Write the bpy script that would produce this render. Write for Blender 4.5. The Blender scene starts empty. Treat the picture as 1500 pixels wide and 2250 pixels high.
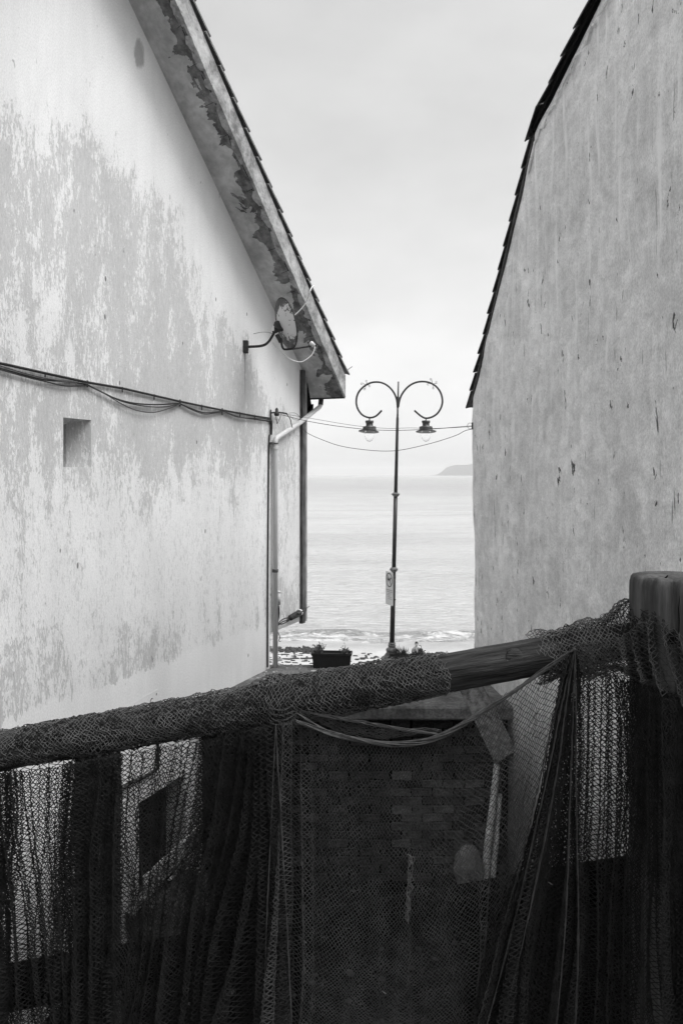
import bpy, bmesh, math, random
import numpy as np
from mathutils import Vector, Matrix

random.seed(7)
rng = np.random.default_rng(7)
R = math.radians
SC = bpy.context.scene
COL = SC.collection

# ---------------------------------------------------------------- camera
EYE = 1.6
cd = bpy.data.cameras.new('camera')
cd.sensor_fit = 'HORIZONTAL'
cd.sensor_width = 24.0
cd.lens = 28.0
cd.shift_y = -82.0 / 1500.0
cd.clip_start = 0.05
cd.clip_end = 60000
cam = bpy.data.objects.new('camera', cd)
COL.objects.link(cam)
cam.location = (0, 0, EYE)
cam.rotation_euler = (R(90), 0, 0)
SC.camera = cam

# ---------------------------------------------------------------- sky, sun, exposure
SUN_EL, SUN_AZ = 62.0, 112.0          # azimuth clockwise from +Y: high on the right, a little behind the camera
wd = bpy.data.worlds.new('World')
SC.world = wd
wd.use_nodes = True
wn, wl = wd.node_tree.nodes, wd.node_tree.links
wn.clear()
sky = wn.new('ShaderNodeTexSky')
sky.sky_type = 'NISHITA'
sky.sun_disc = False
sky.sun_elevation = R(SUN_EL)
sky.sun_rotation = R(SUN_AZ)
sky.air_density = 1.0
sky.dust_density = 2.0
sky.ozone_density = 1.0
bw = wn.new('ShaderNodeRGBToBW')
wl.new(sky.outputs[0], bw.inputs[0])
wtc = wn.new('ShaderNodeTexCoord')
wmp = wn.new('ShaderNodeMapping')
wmp.inputs['Scale'].default_value = (1.8, 1.8, 4.0)
wl.new(wtc.outputs['Generated'], wmp.inputs['Vector'])
wno = wn.new('ShaderNodeTexNoise')
wno.inputs['Scale'].default_value = 2.2
wno.inputs['Detail'].default_value = 6.0
wno.inputs['Roughness'].default_value = 0.55
wl.new(wmp.outputs[0], wno.inputs['Vector'])
wmr = wn.new('ShaderNodeMapRange')
wmr.inputs['From Min'].default_value = 0.25
wmr.inputs['From Max'].default_value = 0.75
wmr.inputs['To Min'].default_value = 0.91
wmr.inputs['To Max'].default_value = 1.09
wl.new(wno.outputs['Fac'], wmr.inputs['Value'])
# an overcast veil evens the clear-sky gradient out
wmix = wn.new('ShaderNodeMath'); wmix.operation = 'MULTIPLY_ADD'
wmix.inputs[1].default_value = 0.75
wmix.inputs[2].default_value = 2.4
wl.new(bw.outputs[0], wmix.inputs[0])
wmul = wn.new('ShaderNodeMath'); wmul.operation = 'MULTIPLY'
wl.new(wmix.outputs[0], wmul.inputs[0])
wl.new(wmr.outputs[0], wmul.inputs[1])
wbg = wn.new('ShaderNodeBackground')
wbg.inputs['Strength'].default_value = 0.08
wl.new(wmul.outputs[0], wbg.inputs['Color'])
wout = wn.new('ShaderNodeOutputWorld')
wl.new(wbg.outputs[0], wout.inputs['Surface'])

sl = bpy.data.lights.new('sun', 'SUN')
sl.energy = 1.5
sl.angle = R(35)
sl.color = (1, 1, 1)
sun = bpy.data.objects.new('sun', sl)
COL.objects.link(sun)
az, el = R(SUN_AZ), R(SUN_EL)
to_sun = Vector((math.sin(az) * math.cos(el), math.cos(az) * math.cos(el), math.sin(el)))
sun.rotation_euler = to_sun.to_track_quat('Z', 'Y').to_euler()
sun.location = to_sun * 40

SC.view_settings.view_transform = 'Standard'
SC.view_settings.look = 'None'
SC.view_settings.exposure = 1.20
SC.view_settings.gamma = 1.0
SC.view_settings.use_curve_mapping = False
SC.render.film_transparent = False
SC.cycles.use_denoising = True
SC.cycles.use_adaptive_sampling = True
SC.cycles.adaptive_threshold = 0.02
SC.cycles.max_bounces = 6
SC.cycles.diffuse_bounces = 4
SC.cycles.volume_bounces = 2
SC.cycles.sample_clamp_indirect = 4

# ---------------------------------------------------------------- helpers
F = 1750.0
def px(u, v, Y):
    """photo pixel at a given depth -> world point"""
    return Vector(((u - 750) / F * Y, Y, EYE - (v - 1043) / F * Y))

def tag(o, label=None, cat=None, group=None, kind=None):
    if label: o['label'] = label
    if cat: o['category'] = cat
    if group: o['group'] = group
    if kind: o['kind'] = kind
    return o

def empty(name, loc=(0, 0, 0), rz=0.0):
    o = bpy.data.objects.new(name, None)
    o.empty_display_size = 0.2
    o.location = loc
    o.rotation_euler = (0, 0, rz)
    COL.objects.link(o)
    return o

def link(name, me, mat=None, parent=None, smooth=False):
    o = bpy.data.objects.new(name, me)
    COL.objects.link(o)
    if mat is not None and len(me.materials) == 0:
        me.materials.append(mat)
    if smooth:
        me.polygons.foreach_set('use_smooth', [True] * len(me.polygons))
    if parent is not None:
        o.parent = parent
    return o

def spline(pts, n=8):
    """Catmull-Rom through points"""
    P = [Vector(p) for p in pts]
    out = []
    for i in range(len(P) - 1):
        p0 = P[max(i - 1, 0)]; p1 = P[i]; p2 = P[i + 1]; p3 = P[min(i + 2, len(P) - 1)]
        for k in range(n):
            t = k / n
            out.append(0.5 * ((2 * p1) + (p2 - p0) * t + (2 * p0 - 5 * p1 + 4 * p2 - p3) * t * t
                              + (3 * p1 - p0 - 3 * p2 + p3) * t ** 3))
    out.append(P[-1])
    return out

class G:
    def __init__(self):
        self.v = []; self.f = []
    def add(self, vs, fs):
        b = len(self.v)
        self.v += [tuple(p) for p in vs]
        self.f += [tuple(i + b for i in f) for f in fs]
        return self
    def box(self, a, b):
        x0, y0, z0 = a; x1, y1, z1 = b
        return self.add([(x0, y0, z0), (x1, y0, z0), (x1, y1, z0), (x0, y1, z0),
                         (x0, y0, z1), (x1, y0, z1), (x1, y1, z1), (x0, y1, z1)],
                        [(0, 3, 2, 1), (4, 5, 6, 7), (0, 1, 5, 4), (1, 2, 6, 5), (2, 3, 7, 6), (3, 0, 4, 7)])
    def tube(self, pts, r, n=8, cap=True):
        P = [Vector(p) for p in pts]
        m = len(P)
        rr = r if isinstance(r, (list, tuple)) else [r] * m
        vs, fs = [], []
        t0 = (P[1] - P[0]).normalized()
        ref = Vector((0, 0, 1)) if abs(t0.z) < 0.9 else Vector((1, 0, 0))
        nx = t0.cross(ref).normalized()
        for i in range(m):
            t = (P[min(i + 1, m - 1)] - P[max(i - 1, 0)]).normalized()
            nx = (nx - t * nx.dot(t)).normalized()
            ny = t.cross(nx)
            for k in range(n):
                a = 2 * math.pi * k / n
                vs.append(P[i] + (nx * math.cos(a) + ny * math.sin(a)) * rr[i])
        for i in range(m - 1):
            for k in range(n):
                k2 = (k + 1) % n
                fs.append((i * n + k, i * n + k2, (i + 1) * n + k2, (i + 1) * n + k))
        if cap:
            fs.append(tuple(range(n))[::-1])
            fs.append(tuple(range((m - 1) * n, m * n)))
        return self.add(vs, fs)
    def lathe(self, prof, base, axis=(0, 0, 1), n=20):
        """prof: (radius, height along the axis)"""
        ax = Vector(axis).normalized()
        ref = Vector((1, 0, 0)) if abs(ax.x) < 0.8 else Vector((0, 1, 0))
        e1 = (ref - ax * ref.dot(ax)).normalized(); e2 = ax.cross(e1)
        base = Vector(base)
        vs, fs = [], []
        for r, h in prof:
            for k in range(n):
                a = 2 * math.pi * k / n
                vs.append(base + ax * h + (e1 * math.cos(a) + e2 * math.sin(a)) * max(r, 1e-4))
        m = len(prof)
        for i in range(m - 1):
            for k in range(n):
                k2 = (k + 1) % n
                fs.append((i * n + k, i * n + k2, (i + 1) * n + k2, (i + 1) * n + k))
        fs.append(tuple(range(n))[::-1]); fs.append(tuple(range((m - 1) * n, m * n)))
        return self.add(vs, fs)
    def prism(self, poly, ax_fn, d0, d1):
        """poly: 2D outline; ax_fn(a, b, d) -> point; extruded between d0 and d1"""
        n = len(poly)
        vs = [ax_fn(a, b, d0) for a, b in poly] + [ax_fn(a, b, d1) for a, b in poly]
        fs = [tuple(range(n))[::-1], tuple(range(n, 2 * n))]
        fs += [(i, (i + 1) % n, n + (i + 1) % n, n + i) for i in range(n)]
        return self.add(vs, fs)
    def mesh(self, name, bevel=0.0, seg=1):
        me = bpy.data.meshes.new(name)
        me.from_pydata(self.v, [], self.f)
        bm = bmesh.new(); bm.from_mesh(me)
        bmesh.ops.recalc_face_normals(bm, faces=bm.faces)
        if bevel:
            ed = [e for e in bm.edges if len(e.link_faces) == 2 and e.calc_face_angle(0) > 0.6]
            bmesh.ops.bevel(bm, geom=ed, offset=bevel, segments=seg, affect='EDGES', profile=0.5)
        bm.to_mesh(me); bm.free()
        return me
    def build(self, name, mat, parent=None, smooth=False, bevel=0.0, seg=1):
        return link(name, self.mesh(name, bevel, seg), mat, parent, smooth)

def vnoise(x, y, seed=0):
    """smooth value noise on arrays"""
    x = np.asarray(x, float); y = np.asarray(y, float)
    xi = np.floor(x).astype(np.int64); yi = np.floor(y).astype(np.int64)
    xf = x - xi; yf = y - yi
    xf = xf * xf * (3 - 2 * xf); yf = yf * yf * (3 - 2 * yf)
    def h(a, b):
        n = (a * 374761393 + b * 668265263 + seed * 974634777) & 0x7fffffff
        n = ((n ^ (n >> 13)) * 1274126177) & 0x7fffffff
        return ((n ^ (n >> 16)) & 0xffff) / 65535.0
    return ((h(xi, yi) * (1 - xf) + h(xi + 1, yi) * xf) * (1 - yf)
            + (h(xi, yi + 1) * (1 - xf) + h(xi + 1, yi + 1) * xf) * yf) * 2 - 1

# ---------------------------------------------------------------- materials
class M:
    def __init__(self, name, rough=0.85, spec=0.25):
        self.m = bpy.data.materials.new(name)
        self.m.use_nodes = True
        self.t = self.m.node_tree
        self.b = self.t.nodes['Principled BSDF']
        self.b.inputs['Roughness'].default_value = rough
        self.b.inputs['Specular IOR Level'].default_value = spec
        self.co = self.t.nodes.new('ShaderNodeTexCoord').outputs['Object']
    def lk(self, a, b): self.t.links.new(a, b)
    def put(self, sock, val):
        if hasattr(val, 'is_linked') or isinstance(val, bpy.types.NodeSocket): self.lk(val, sock)
        else: sock.default_value = val
    def noise(self, scale=1.0, sc=(1, 1, 1), detail=5, rough=0.55, dist=0.0, loc=(0, 0, 0), vec=None):
        mp = self.t.nodes.new('ShaderNodeMapping')
        mp.inputs['Scale'].default_value = sc
        mp.inputs['Location'].default_value = loc
        self.lk(vec or self.co, mp.inputs['Vector'])
        n = self.t.nodes.new('ShaderNodeTexNoise')
        n.inputs['Scale'].default_value = scale
        n.inputs['Detail'].default_value = detail
        n.inputs['Roughness'].default_value = rough
        n.inputs['Distortion'].default_value = dist
        self.lk(mp.outputs[0], n.inputs['Vector'])
        return n.outputs['Fac']
    def voro(self, scale=1.0, sc=(1, 1, 1), feature='F1', loc=(0, 0, 0), out='Distance'):
        mp = self.t.nodes.new('ShaderNodeMapping')
        mp.inputs['Scale'].default_value = sc
        mp.inputs['Location'].default_value = loc
        self.lk(self.co, mp.inputs['Vector'])
        n = self.t.nodes.new('ShaderNodeTexVoronoi')
        n.feature = feature
        n.inputs['Scale'].default_value = scale
        self.lk(mp.outputs[0], n.inputs['Vector'])
        return n.outputs[out]
    def xyz(self):
        n = self.t.nodes.new('ShaderNodeSeparateXYZ')
        self.lk(self.co, n.inputs[0])
        return n.outputs
    def op(self, o, a, b=0.0, c=None, clamp=False):
        n = self.t.nodes.new('ShaderNodeMath')
        n.operation = o; n.use_clamp = clamp
        self.put(n.inputs[0], a); self.put(n.inputs[1], b)
        if c is not None: self.put(n.inputs[2], c)
        return n.outputs[0]
    def rng(self, v, a, b, c=0.0, d=1.0, smooth=True):
        n = self.t.nodes.new('ShaderNodeMapRange')
        n.interpolation_type = 'SMOOTHSTEP' if smooth else 'LINEAR'
        self.put(n.inputs['Value'], v)
        for k, x in (('From Min', a), ('From Max', b), ('To Min', c), ('To Max', d)):
            self.put(n.inputs[k], x)
        return n.outputs['Result']
    def mix(self, f, a, b):
        n = self.t.nodes.new('ShaderNodeMix')
        n.data_type = 'FLOAT'
        self.put(n.inputs[0], f); self.put(n.inputs[2], a); self.put(n.inputs[3], b)
        return n.outputs[0]
    def mul(self, a, b): return self.op('MULTIPLY', a, b)
    def sum(self, *a):
        r = a[0]
        for x in a[1:]: r = self.op('ADD', r, x)
        return r
    def grey(self, v):
        if isinstance(v, (int, float)):
            self.b.inputs['Base Color'].default_value = (v, v, v, 1)
        else:
            n = self.t.nodes.new('ShaderNodeCombineColor')
            for i in range(3): self.lk(v, n.inputs[i])
            self.lk(n.outputs[0], self.b.inputs['Base Color'])
    def bump(self, h, strength=0.4, dist=0.02):
        n = self.t.nodes.new('ShaderNodeBump')
        n.inputs['Strength'].default_value = strength
        n.inputs['Distance'].default_value = dist
        self.lk(h, n.inputs['Height'])
        self.lk(n.outputs[0], self.b.inputs['Normal'])

def simple(name, g, var=0.25, scale=12, rough=0.7, spec=0.3, sc=(1, 1, 1), bump=0.2, dist=0.004):
    m = M(name, rough, spec)
    n = m.noise(scale, sc, 6, 0.6)
    n2 = m.noise(scale * 6, sc, 4, 0.6)
    m.grey(m.mul(g, m.rng(m.sum(m.mul(n, 0.7), m.mul(n2, 0.3)), 0.3, 0.7, 1 - var, 1 + var)))
    if bump: m.bump(n2, bump, dist)
    return m.m

# -- peeling paint on the near gable (object axes: x along the wall, z up)
def mat_left_wall():
    m = M('peeling_limewash', 0.92, 0.15)
    x, y, z = m.xyz()
    below = m.op('SUBTRACT', m.op('MULTIPLY_ADD', x, -0.7676, 4.922), z)      # distance under the soffit
    n1 = m.noise(1.0, (0.62, 0.62, 0.34), 4, 0.55, 0.3, (3.1, 0, 1.7))
    n2 = m.noise(1.0, (4.2, 4.2, 1.5), 6, 0.62, 0.4)
    n3 = m.noise(1.0, (26, 26, 7), 5, 0.65, 0.3)
    col = m.noise(1.0, (2.6, 2.6, 0.10), 3, 0.5)
    n4 = m.noise(1.0, (55, 55, 17), 4, 0.6, 0.2, (2, 0, 5))
    f = m.sum(m.mul(n1, 0.42), m.mul(n2, 0.46), m.mul(n3, 0.46), m.mul(n4, 0.28), m.mul(col, 0.12))
    # where the paint has come off most: a wide belt at mid height, little lower down, hardly any above
    belt = m.mul(m.mul(m.rng(z, 0.7, 2.3, 0.0, 1.0), m.rng(z, 5.0, 7.8, 1.0, 0.0)), m.rng(below, 1.0, 2.8, 0.0, 1.0))
    low = m.mul(m.rng(z, -1.5, -1.1, 0.0, 1.0), m.rng(z, -0.95, 0.1, 1.0, 0.0))
    cov = m.sum(m.mul(belt, 0.135), m.mul(low, 0.105), m.mul(m.rng(z, -1, 1.4, 0.0, 1.0), 0.02),
                m.mul(m.rng(below, 0.5, 1.6, 1.0, 0.0), -0.25), m.mul(m.rng(z, 5.2, 6.6, 0.0, 1.0), -0.08))
    thr = m.op('SUBTRACT', 0.990, cov)
    df = m.op('SUBTRACT', f, thr)
    bare = m.sum(m.mul(m.rng(df, -0.007, 0.010, 0.0, 1.0), 0.55), m.mul(m.rng(df, -0.07, 0.09, 0.0, 1.0), 0.45))
    flake = m.rng(m.op('SUBTRACT', f, thr), -0.05, 0.0, 0.0, 1.0)
    # later white band along the foot, its edge ragged
    edge = m.sum(z, m.mul(m.op('SUBTRACT', n2, 0.5), 0.55), m.mul(m.op('SUBTRACT', n3, 0.5), 0.35))
    band = m.rng(edge, -1.20, -1.17, 1.0, 0.0)
    bare = m.mul(bare, m.op('SUBTRACT', 1.0, band))
    grime = m.noise(1.0, (1.3, 1.3, 0.5), 5, 0.6, 0.2, (9, 2, 4))
    fine = m.noise(70, (1, 1, 0.5), 4, 0.6)
    streak = m.noise(1.0, (9, 9, 0.25), 4, 0.6, 0, (4, 0, 0))
    tone = m.mul(m.rng(grime, 0.3, 0.7, 0.93, 1.05), m.mul(m.rng(fine, 0.25, 0.75, 0.90, 1.09), m.rng(streak, 0.3, 0.7, 0.985, 1.01)))
    flk = m.noise(1.0, (34, 34, 8), 5, 0.65, 0.3, (7, 0, 2))
    thin = m.mul(m.rng(m.sum(flk, m.mul(n2, 0.35)), 0.72, 0.75, 0.0, 1.0), m.mul(m.rng(below, 1.2, 2.4, 0.0, 1.0), m.rng(z, 4.6, 6.4, 1.0, 0.12)))
    c = m.mix(m.mul(thin, 0.6), 0.75, 0.55)
    c = m.mix(bare, c, m.mul(0.51, m.rng(flk, 0.3, 0.7, 0.90, 1.10)))
    c = m.mix(band, c, 0.77)
    # dirt held under the eaves line and at small knocks in the render
    chips = m.rng(m.voro(1.0, (2.3, 2.3, 1.1), 'F1', (0.3, 0, 0.2)), 0.035, 0.05, 0.30, 1.0)
    knocks = m.rng(m.noise(1.0, (12, 12, 5), 3, 0.6, 0.5, (1, 0, 8)), 0.70, 0.74, 1.0, 0.62)
    s0, z0 = (7.371 / (0.4 - (538.5 - 750) / F) - 15) / 0.9285, EYE - (772 - 1043) / F * 14.13
    run = m.mul(m.rng(m.op('ABSOLUTE', m.op('SUBTRACT', x, s0)), 0.006, 0.022, 1.0, 0.0), m.mul(m.rng(z, z0 - 1.3, z0 - 0.1, 0.0, 1.0), m.rng(z, z0, z0 + 0.05, 1.0, 0.0)))
    chips = m.mul(chips, m.rng(run, 0.0, 1.0, 1.0, 0.45))
    sx_, sz_ = (7.371 / (0.4 - (306 - 750) / F) - 15) / 0.9285, EYE - (118 - 1043) / F * 7.371 / (0.4 - (306 - 750) / F)
    ex = m.mul(m.op('SUBTRACT', x, sx_), 1 / 0.13); ez = m.mul(m.op('SUBTRACT', z, sz_), 1 / 0.26)
    spot = m.rng(m.sum(m.mul(ex, ex), m.mul(ez, ez), m.mul(n2, 2.6)), 1.7, 2.3, 0.55, 1.0)
    chips = m.mul(chips, spot)
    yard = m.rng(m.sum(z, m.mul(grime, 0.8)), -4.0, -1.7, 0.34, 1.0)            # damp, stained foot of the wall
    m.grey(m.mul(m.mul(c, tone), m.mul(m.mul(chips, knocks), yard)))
    h = m.sum(m.mul(bare, -0.6), m.mul(n3, 0.5), m.mul(fine, 0.35), m.mul(grime, 1.2))
    m.bump(h, 0.5, 0.014)
    return m.m

def mat_right_wall():
    m = M('weathered_render', 0.95, 0.12)
    x, y, z = m.xyz()
    big = m.noise(1.0, (0.5, 0.5, 0.35), 5, 0.6, 0.3)
    strk = m.noise(1.0, (5.5, 5.5, 0.34), 6, 0.62, 0.15)
    strk2 = m.noise(1.0, (22, 22, 0.9), 5, 0.65, 0.1, (2, 0, 0))
    med = m.noise(1.0, (4.0, 4.0, 5.5), 7, 0.72, 0.5)
    fine = m.noise(55, (1, 1, 0.6), 4, 0.65)
    c = m.mul(0.80, m.mul(m.rng(big, 0.3, 0.7, 0.90, 1.08), m.rng(m.noise(1.6, (1, 1, 1.2), 6, 0.65, 0.5, (3, 1, 6)), 0.3, 0.7, 0.84, 1.10)))
    c = m.mul(c, m.rng(strk, 0.32, 0.68, 0.955, 1.045))
    c = m.mul(c, m.rng(strk2, 0.3, 0.7, 0.965, 1.03))
    c = m.mul(c, m.rng(med, 0.3, 0.7, 0.86, 1.12))
    c = m.mul(c, m.rng(fine, 0.25, 0.75, 0.80, 1.17))
    # chalky runs down the upper wall
    runs = m.mul(m.rng(m.noise(1.0, (6.0, 6.0, 0.50), 6, 0.62, 0.25, (7, 0, 3)), 0.53, 0.68, 0.0, 1.0), m.rng(z, 0.8, 3.5, 0.15, 1.0))
    c = m.mix(m.mul(runs, 0.8), c, 0.94)
    # knocked-out chips and hairline cracks
    chip = m.rng(m.noise(1.0, (6.5, 6.5, 2.6), 4, 0.7, 0.6, (5, 0, 3.3)), 0.645, 0.665, 0.0, 1.0)
    pits = m.mul(m.rng(m.noise(1.0, (30, 30, 9), 3, 0.6, 0.3), 0.66, 0.72, 0.0, 1.0),
                 m.rng(m.sum(m.mul(x, 0.35), m.mul(z, -0.30), m.mul(med, 1.5)), -0.2, 1.5, 0.0, 1.0))
    crack = m.mul(m.rng(m.voro(1.0, (0.8, 0.8, 0.42), 'DISTANCE_TO_EDGE', (0.4, 0, 0.1)), 0.003, 0.008, 1.0, 0.0),
                  m.rng(m.noise(0.9, (1, 1, 1), 2), 0.54, 0.60, 0.0, 1.0))
    scr = m.mul(m.rng(m.noise(1.0, (16, 16, 1.3), 3, 0.6, 0.2, (11.5, 0, 6)), 0.69, 0.715, 0.0, 1.0), 0.7)
    chip = m.op('MAXIMUM', chip, scr)
    dk = m.op('MAXIMUM', m.op('MAXIMUM', chip, m.mul(pits, 0.75)), m.mul(crack, 0.0))
    c = m.mix(dk, c, 0.11)
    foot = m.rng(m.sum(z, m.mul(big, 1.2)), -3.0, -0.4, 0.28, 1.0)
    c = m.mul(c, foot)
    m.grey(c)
    m.bump(m.sum(m.mul(med, 1.0), m.mul(fine, 0.35), m.mul(strk2, 0.12), m.mul(dk, -1.0), m.mul(big, 1.5)), 0.55, 0.02)
    return m.m

def mat_soffit():
    m = M('flaking_soffit_plaster', 0.95, 0.1)
    x, y, z = m.xyz()
    out = m.mul(y, -1.0)                                   # metres out from the wall
    n1 = m.noise(1.0, (1.9, 1.9, 1.9), 5, 0.6, 0.8, (2, 1, 0))
    n2 = m.noise(1.0, (7, 7, 7), 5, 0.6, 0.3)
    e = m.sum(out, m.mul(m.op('SUBTRACT', n1, 0.5), 1.35), m.mul(m.op('SUBTRACT', n2, 0.5), 0.25))
    bare = m.rng(e, 0.40, 0.415, 0.0, 1.0)
    tone = m.rng(m.noise(3.0, (1, 1, 1), 6, 0.65), 0.3, 0.7, 0.80, 1.12)
    tone2 = m.rng(n2, 0.3, 0.7, 0.86, 1.10)
    damp_shade = m.rng(m.noise(1.0, (0.9, 2.0, 0.9), 4, 0.6, 0.4, (5, 5, 1)), 0.35, 0.65, 0.78, 1.05)
    c = m.mul(m.mix(bare, 0.55, m.mul(0.18, m.rng(m.noise(5.0, (1, 1, 1), 5, 0.7), 0.3, 0.7, 0.5, 1.6))), m.mul(tone, m.mul(tone2, damp_shade)))
    m.grey(c)
    m.bump(m.sum(m.mul(bare, -1.0), m.mul(n2, 0.5)), 0.9, 0.04)
    return m.m

def mat_wood(name, g, axis_sc, var=0.5, rough=0.8, bump=0.7, spec=0.2):
    m = M(name, rough, spec)
    n = m.noise(1.0, axis_sc, 6, 0.65, 0.3)
    n2 = m.noise(1.0, tuple(a * 4 for a in axis_sc), 4, 0.6)
    blot = m.noise(6.0, (1, 1, 1), 4, 0.6)
    c = m.mul(g, m.mul(m.rng(n, 0.3, 0.7, 1 - var, 1 + var), m.mul(m.rng(n2, 0.3, 0.7, 0.8, 1.2), m.rng(blot, 0.3, 0.7, 0.75, 1.25))))
    m.grey(c)
    m.bump(m.sum(n, m.mul(n2, 0.5)), bump, 0.006)
    return m.m

def mat_sea():
    m = M('sea_water', 0.12, 0.5)
    x, y, z = m.xyz()
    n1 = m.noise(1.0, (0.10, 0.42, 1), 6, 0.6, 0.4)
    n2 = m.noise(1.0, (0.55, 2.2, 1), 5, 0.6, 0.3)
    n3 = m.noise(1.0, (0.018, 0.05, 1), 5, 0.6, 0.4)
    near = m.rng(y, 46.0, 70.0, 1.0, 0.0)
    # churned foam along the break
    fo = m.noise(1.0, (0.9, 1.7, 1), 6, 0.7, 0.8)
    fo2 = m.noise(1.0, (3.5, 6, 1), 5, 0.7, 0.4)
    wob = m.noise(1.0, (0.15, 0.15, 1), 3, 0.5)
    yy = m.sum(y, m.mul(m.op('SUBTRACT', wob, 0.5), 2.2))
    band = m.mul(m.rng(yy, 42.2, 43.0, 0.0, 1.0), m.rng(yy, 44.6, 46.6, 1.0, 0.0))
    foam = m.rng(m.sum(m.mul(fo, 0.7), m.mul(fo2, 0.3), m.mul(band, 0.27)), 0.62, 0.80, 0.0, 1.0)
    foam = m.mul(foam, m.rng(y, 47.0, 49.5, 1.0, 0.0))
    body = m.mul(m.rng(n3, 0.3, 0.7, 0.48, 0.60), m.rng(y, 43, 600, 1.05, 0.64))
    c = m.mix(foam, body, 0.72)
    m.grey(c)
    m.lk(m.mix(foam, 0.14, 0.9), m.b.inputs['Roughness'])
    m.b.inputs['IOR'].default_value = 1.33
    m.bump(m.sum(m.mul(n1, 1.0), m.mul(n2, 1.0), m.mul(n3, 1.5), m.mul(foam, 0.3)), 1.0, 1.0)
    return m.m

def mat_sand():
    m = M('pale_sand', 0.95, 0.1)
    x, y, z = m.xyz()
    n = m.noise(1.0, (0.7, 0.9, 1), 6, 0.6)
    f = m.noise(14, (1, 1, 1), 4, 0.6)
    wet = m.rng(m.sum(y, m.mul(n, 1.5)), 40.5, 42.4, 1.0, 0.80)
    m.grey(m.mul(m.mul(0.46, wet), m.mul(m.rng(n, 0.3, 0.7, 0.88, 1.08), m.rng(f, 0.3, 0.7, 0.93, 1.05))))
    m.bump(m.sum(n, m.mul(f, 0.3)), 0.5, 0.05)
    return m.m

def mat_brick(name='sooty_stone_block', k=1.0):
    m = M(name, 0.95, 0.03)
    oi = m.t.nodes.new('ShaderNodeObjectInfo')
    n = m.noise(9, (1, 1, 1), 6, 0.7)
    n2 = m.noise(40, (1, 1, 1), 4, 0.6)
    m.grey(m.mul(m.rng(oi.outputs['Random'], 0, 1, 0.009 * k, 0.036 * k, False), m.mul(m.rng(n, 0.3, 0.7, 0.55, 1.5), m.rng(n2, 0.3, 0.7, 0.7, 1.3))))
    m.bump(m.sum(n, m.mul(n2, 0.6)), 0.8, 0.02)
    return m.m

def mat_paving():
    m = M('worn_terrace_concrete', 0.95, 0.12)
    n = m.noise(2.0, (1, 1, 1), 6, 0.65, 0.4)
    n2 = m.noise(22, (1, 1, 1), 4, 0.65)
    m.grey(m.mul(0.15, m.mul(m.rng(n, 0.3, 0.7, 0.55, 1.35), m.rng(n2, 0.3, 0.7, 0.7, 1.35))))
    m.bump(m.sum(n, m.mul(n2, 0.5)), 0.7, 0.03)
    return m.m

def mat_dish():
    m = M('rusted_dish_enamel', 0.6, 0.35)
    x, y, z = m.xyz()
    n = m.noise(1.0, (9, 9, 5), 6, 0.7, 0.2)
    n2 = m.noise(1.0, (22, 22, 9), 4, 0.6, 0.2, (3, 3, 3))
    rim = m.noise(1.0, (2.0, 2.0, 2.0), 3, 0.6)
    rr = m.op('SQRT', m.sum(m.mul(x, x), m.mul(y, y)))
    e = m.sum(m.mul(n, 0.5), m.mul(n2, 0.35), m.mul(rr, 0.75), m.mul(rim, 0.25), m.mul(x, 0.45))
    rust = m.rng(e, 0.705, 0.74, 0.0, 1.0)
    m.grey(m.mix(rust, 0.60, m.mul(0.075, m.rng(n2, 0.3, 0.7, 0.6, 1.5))))
    return m.m

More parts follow.
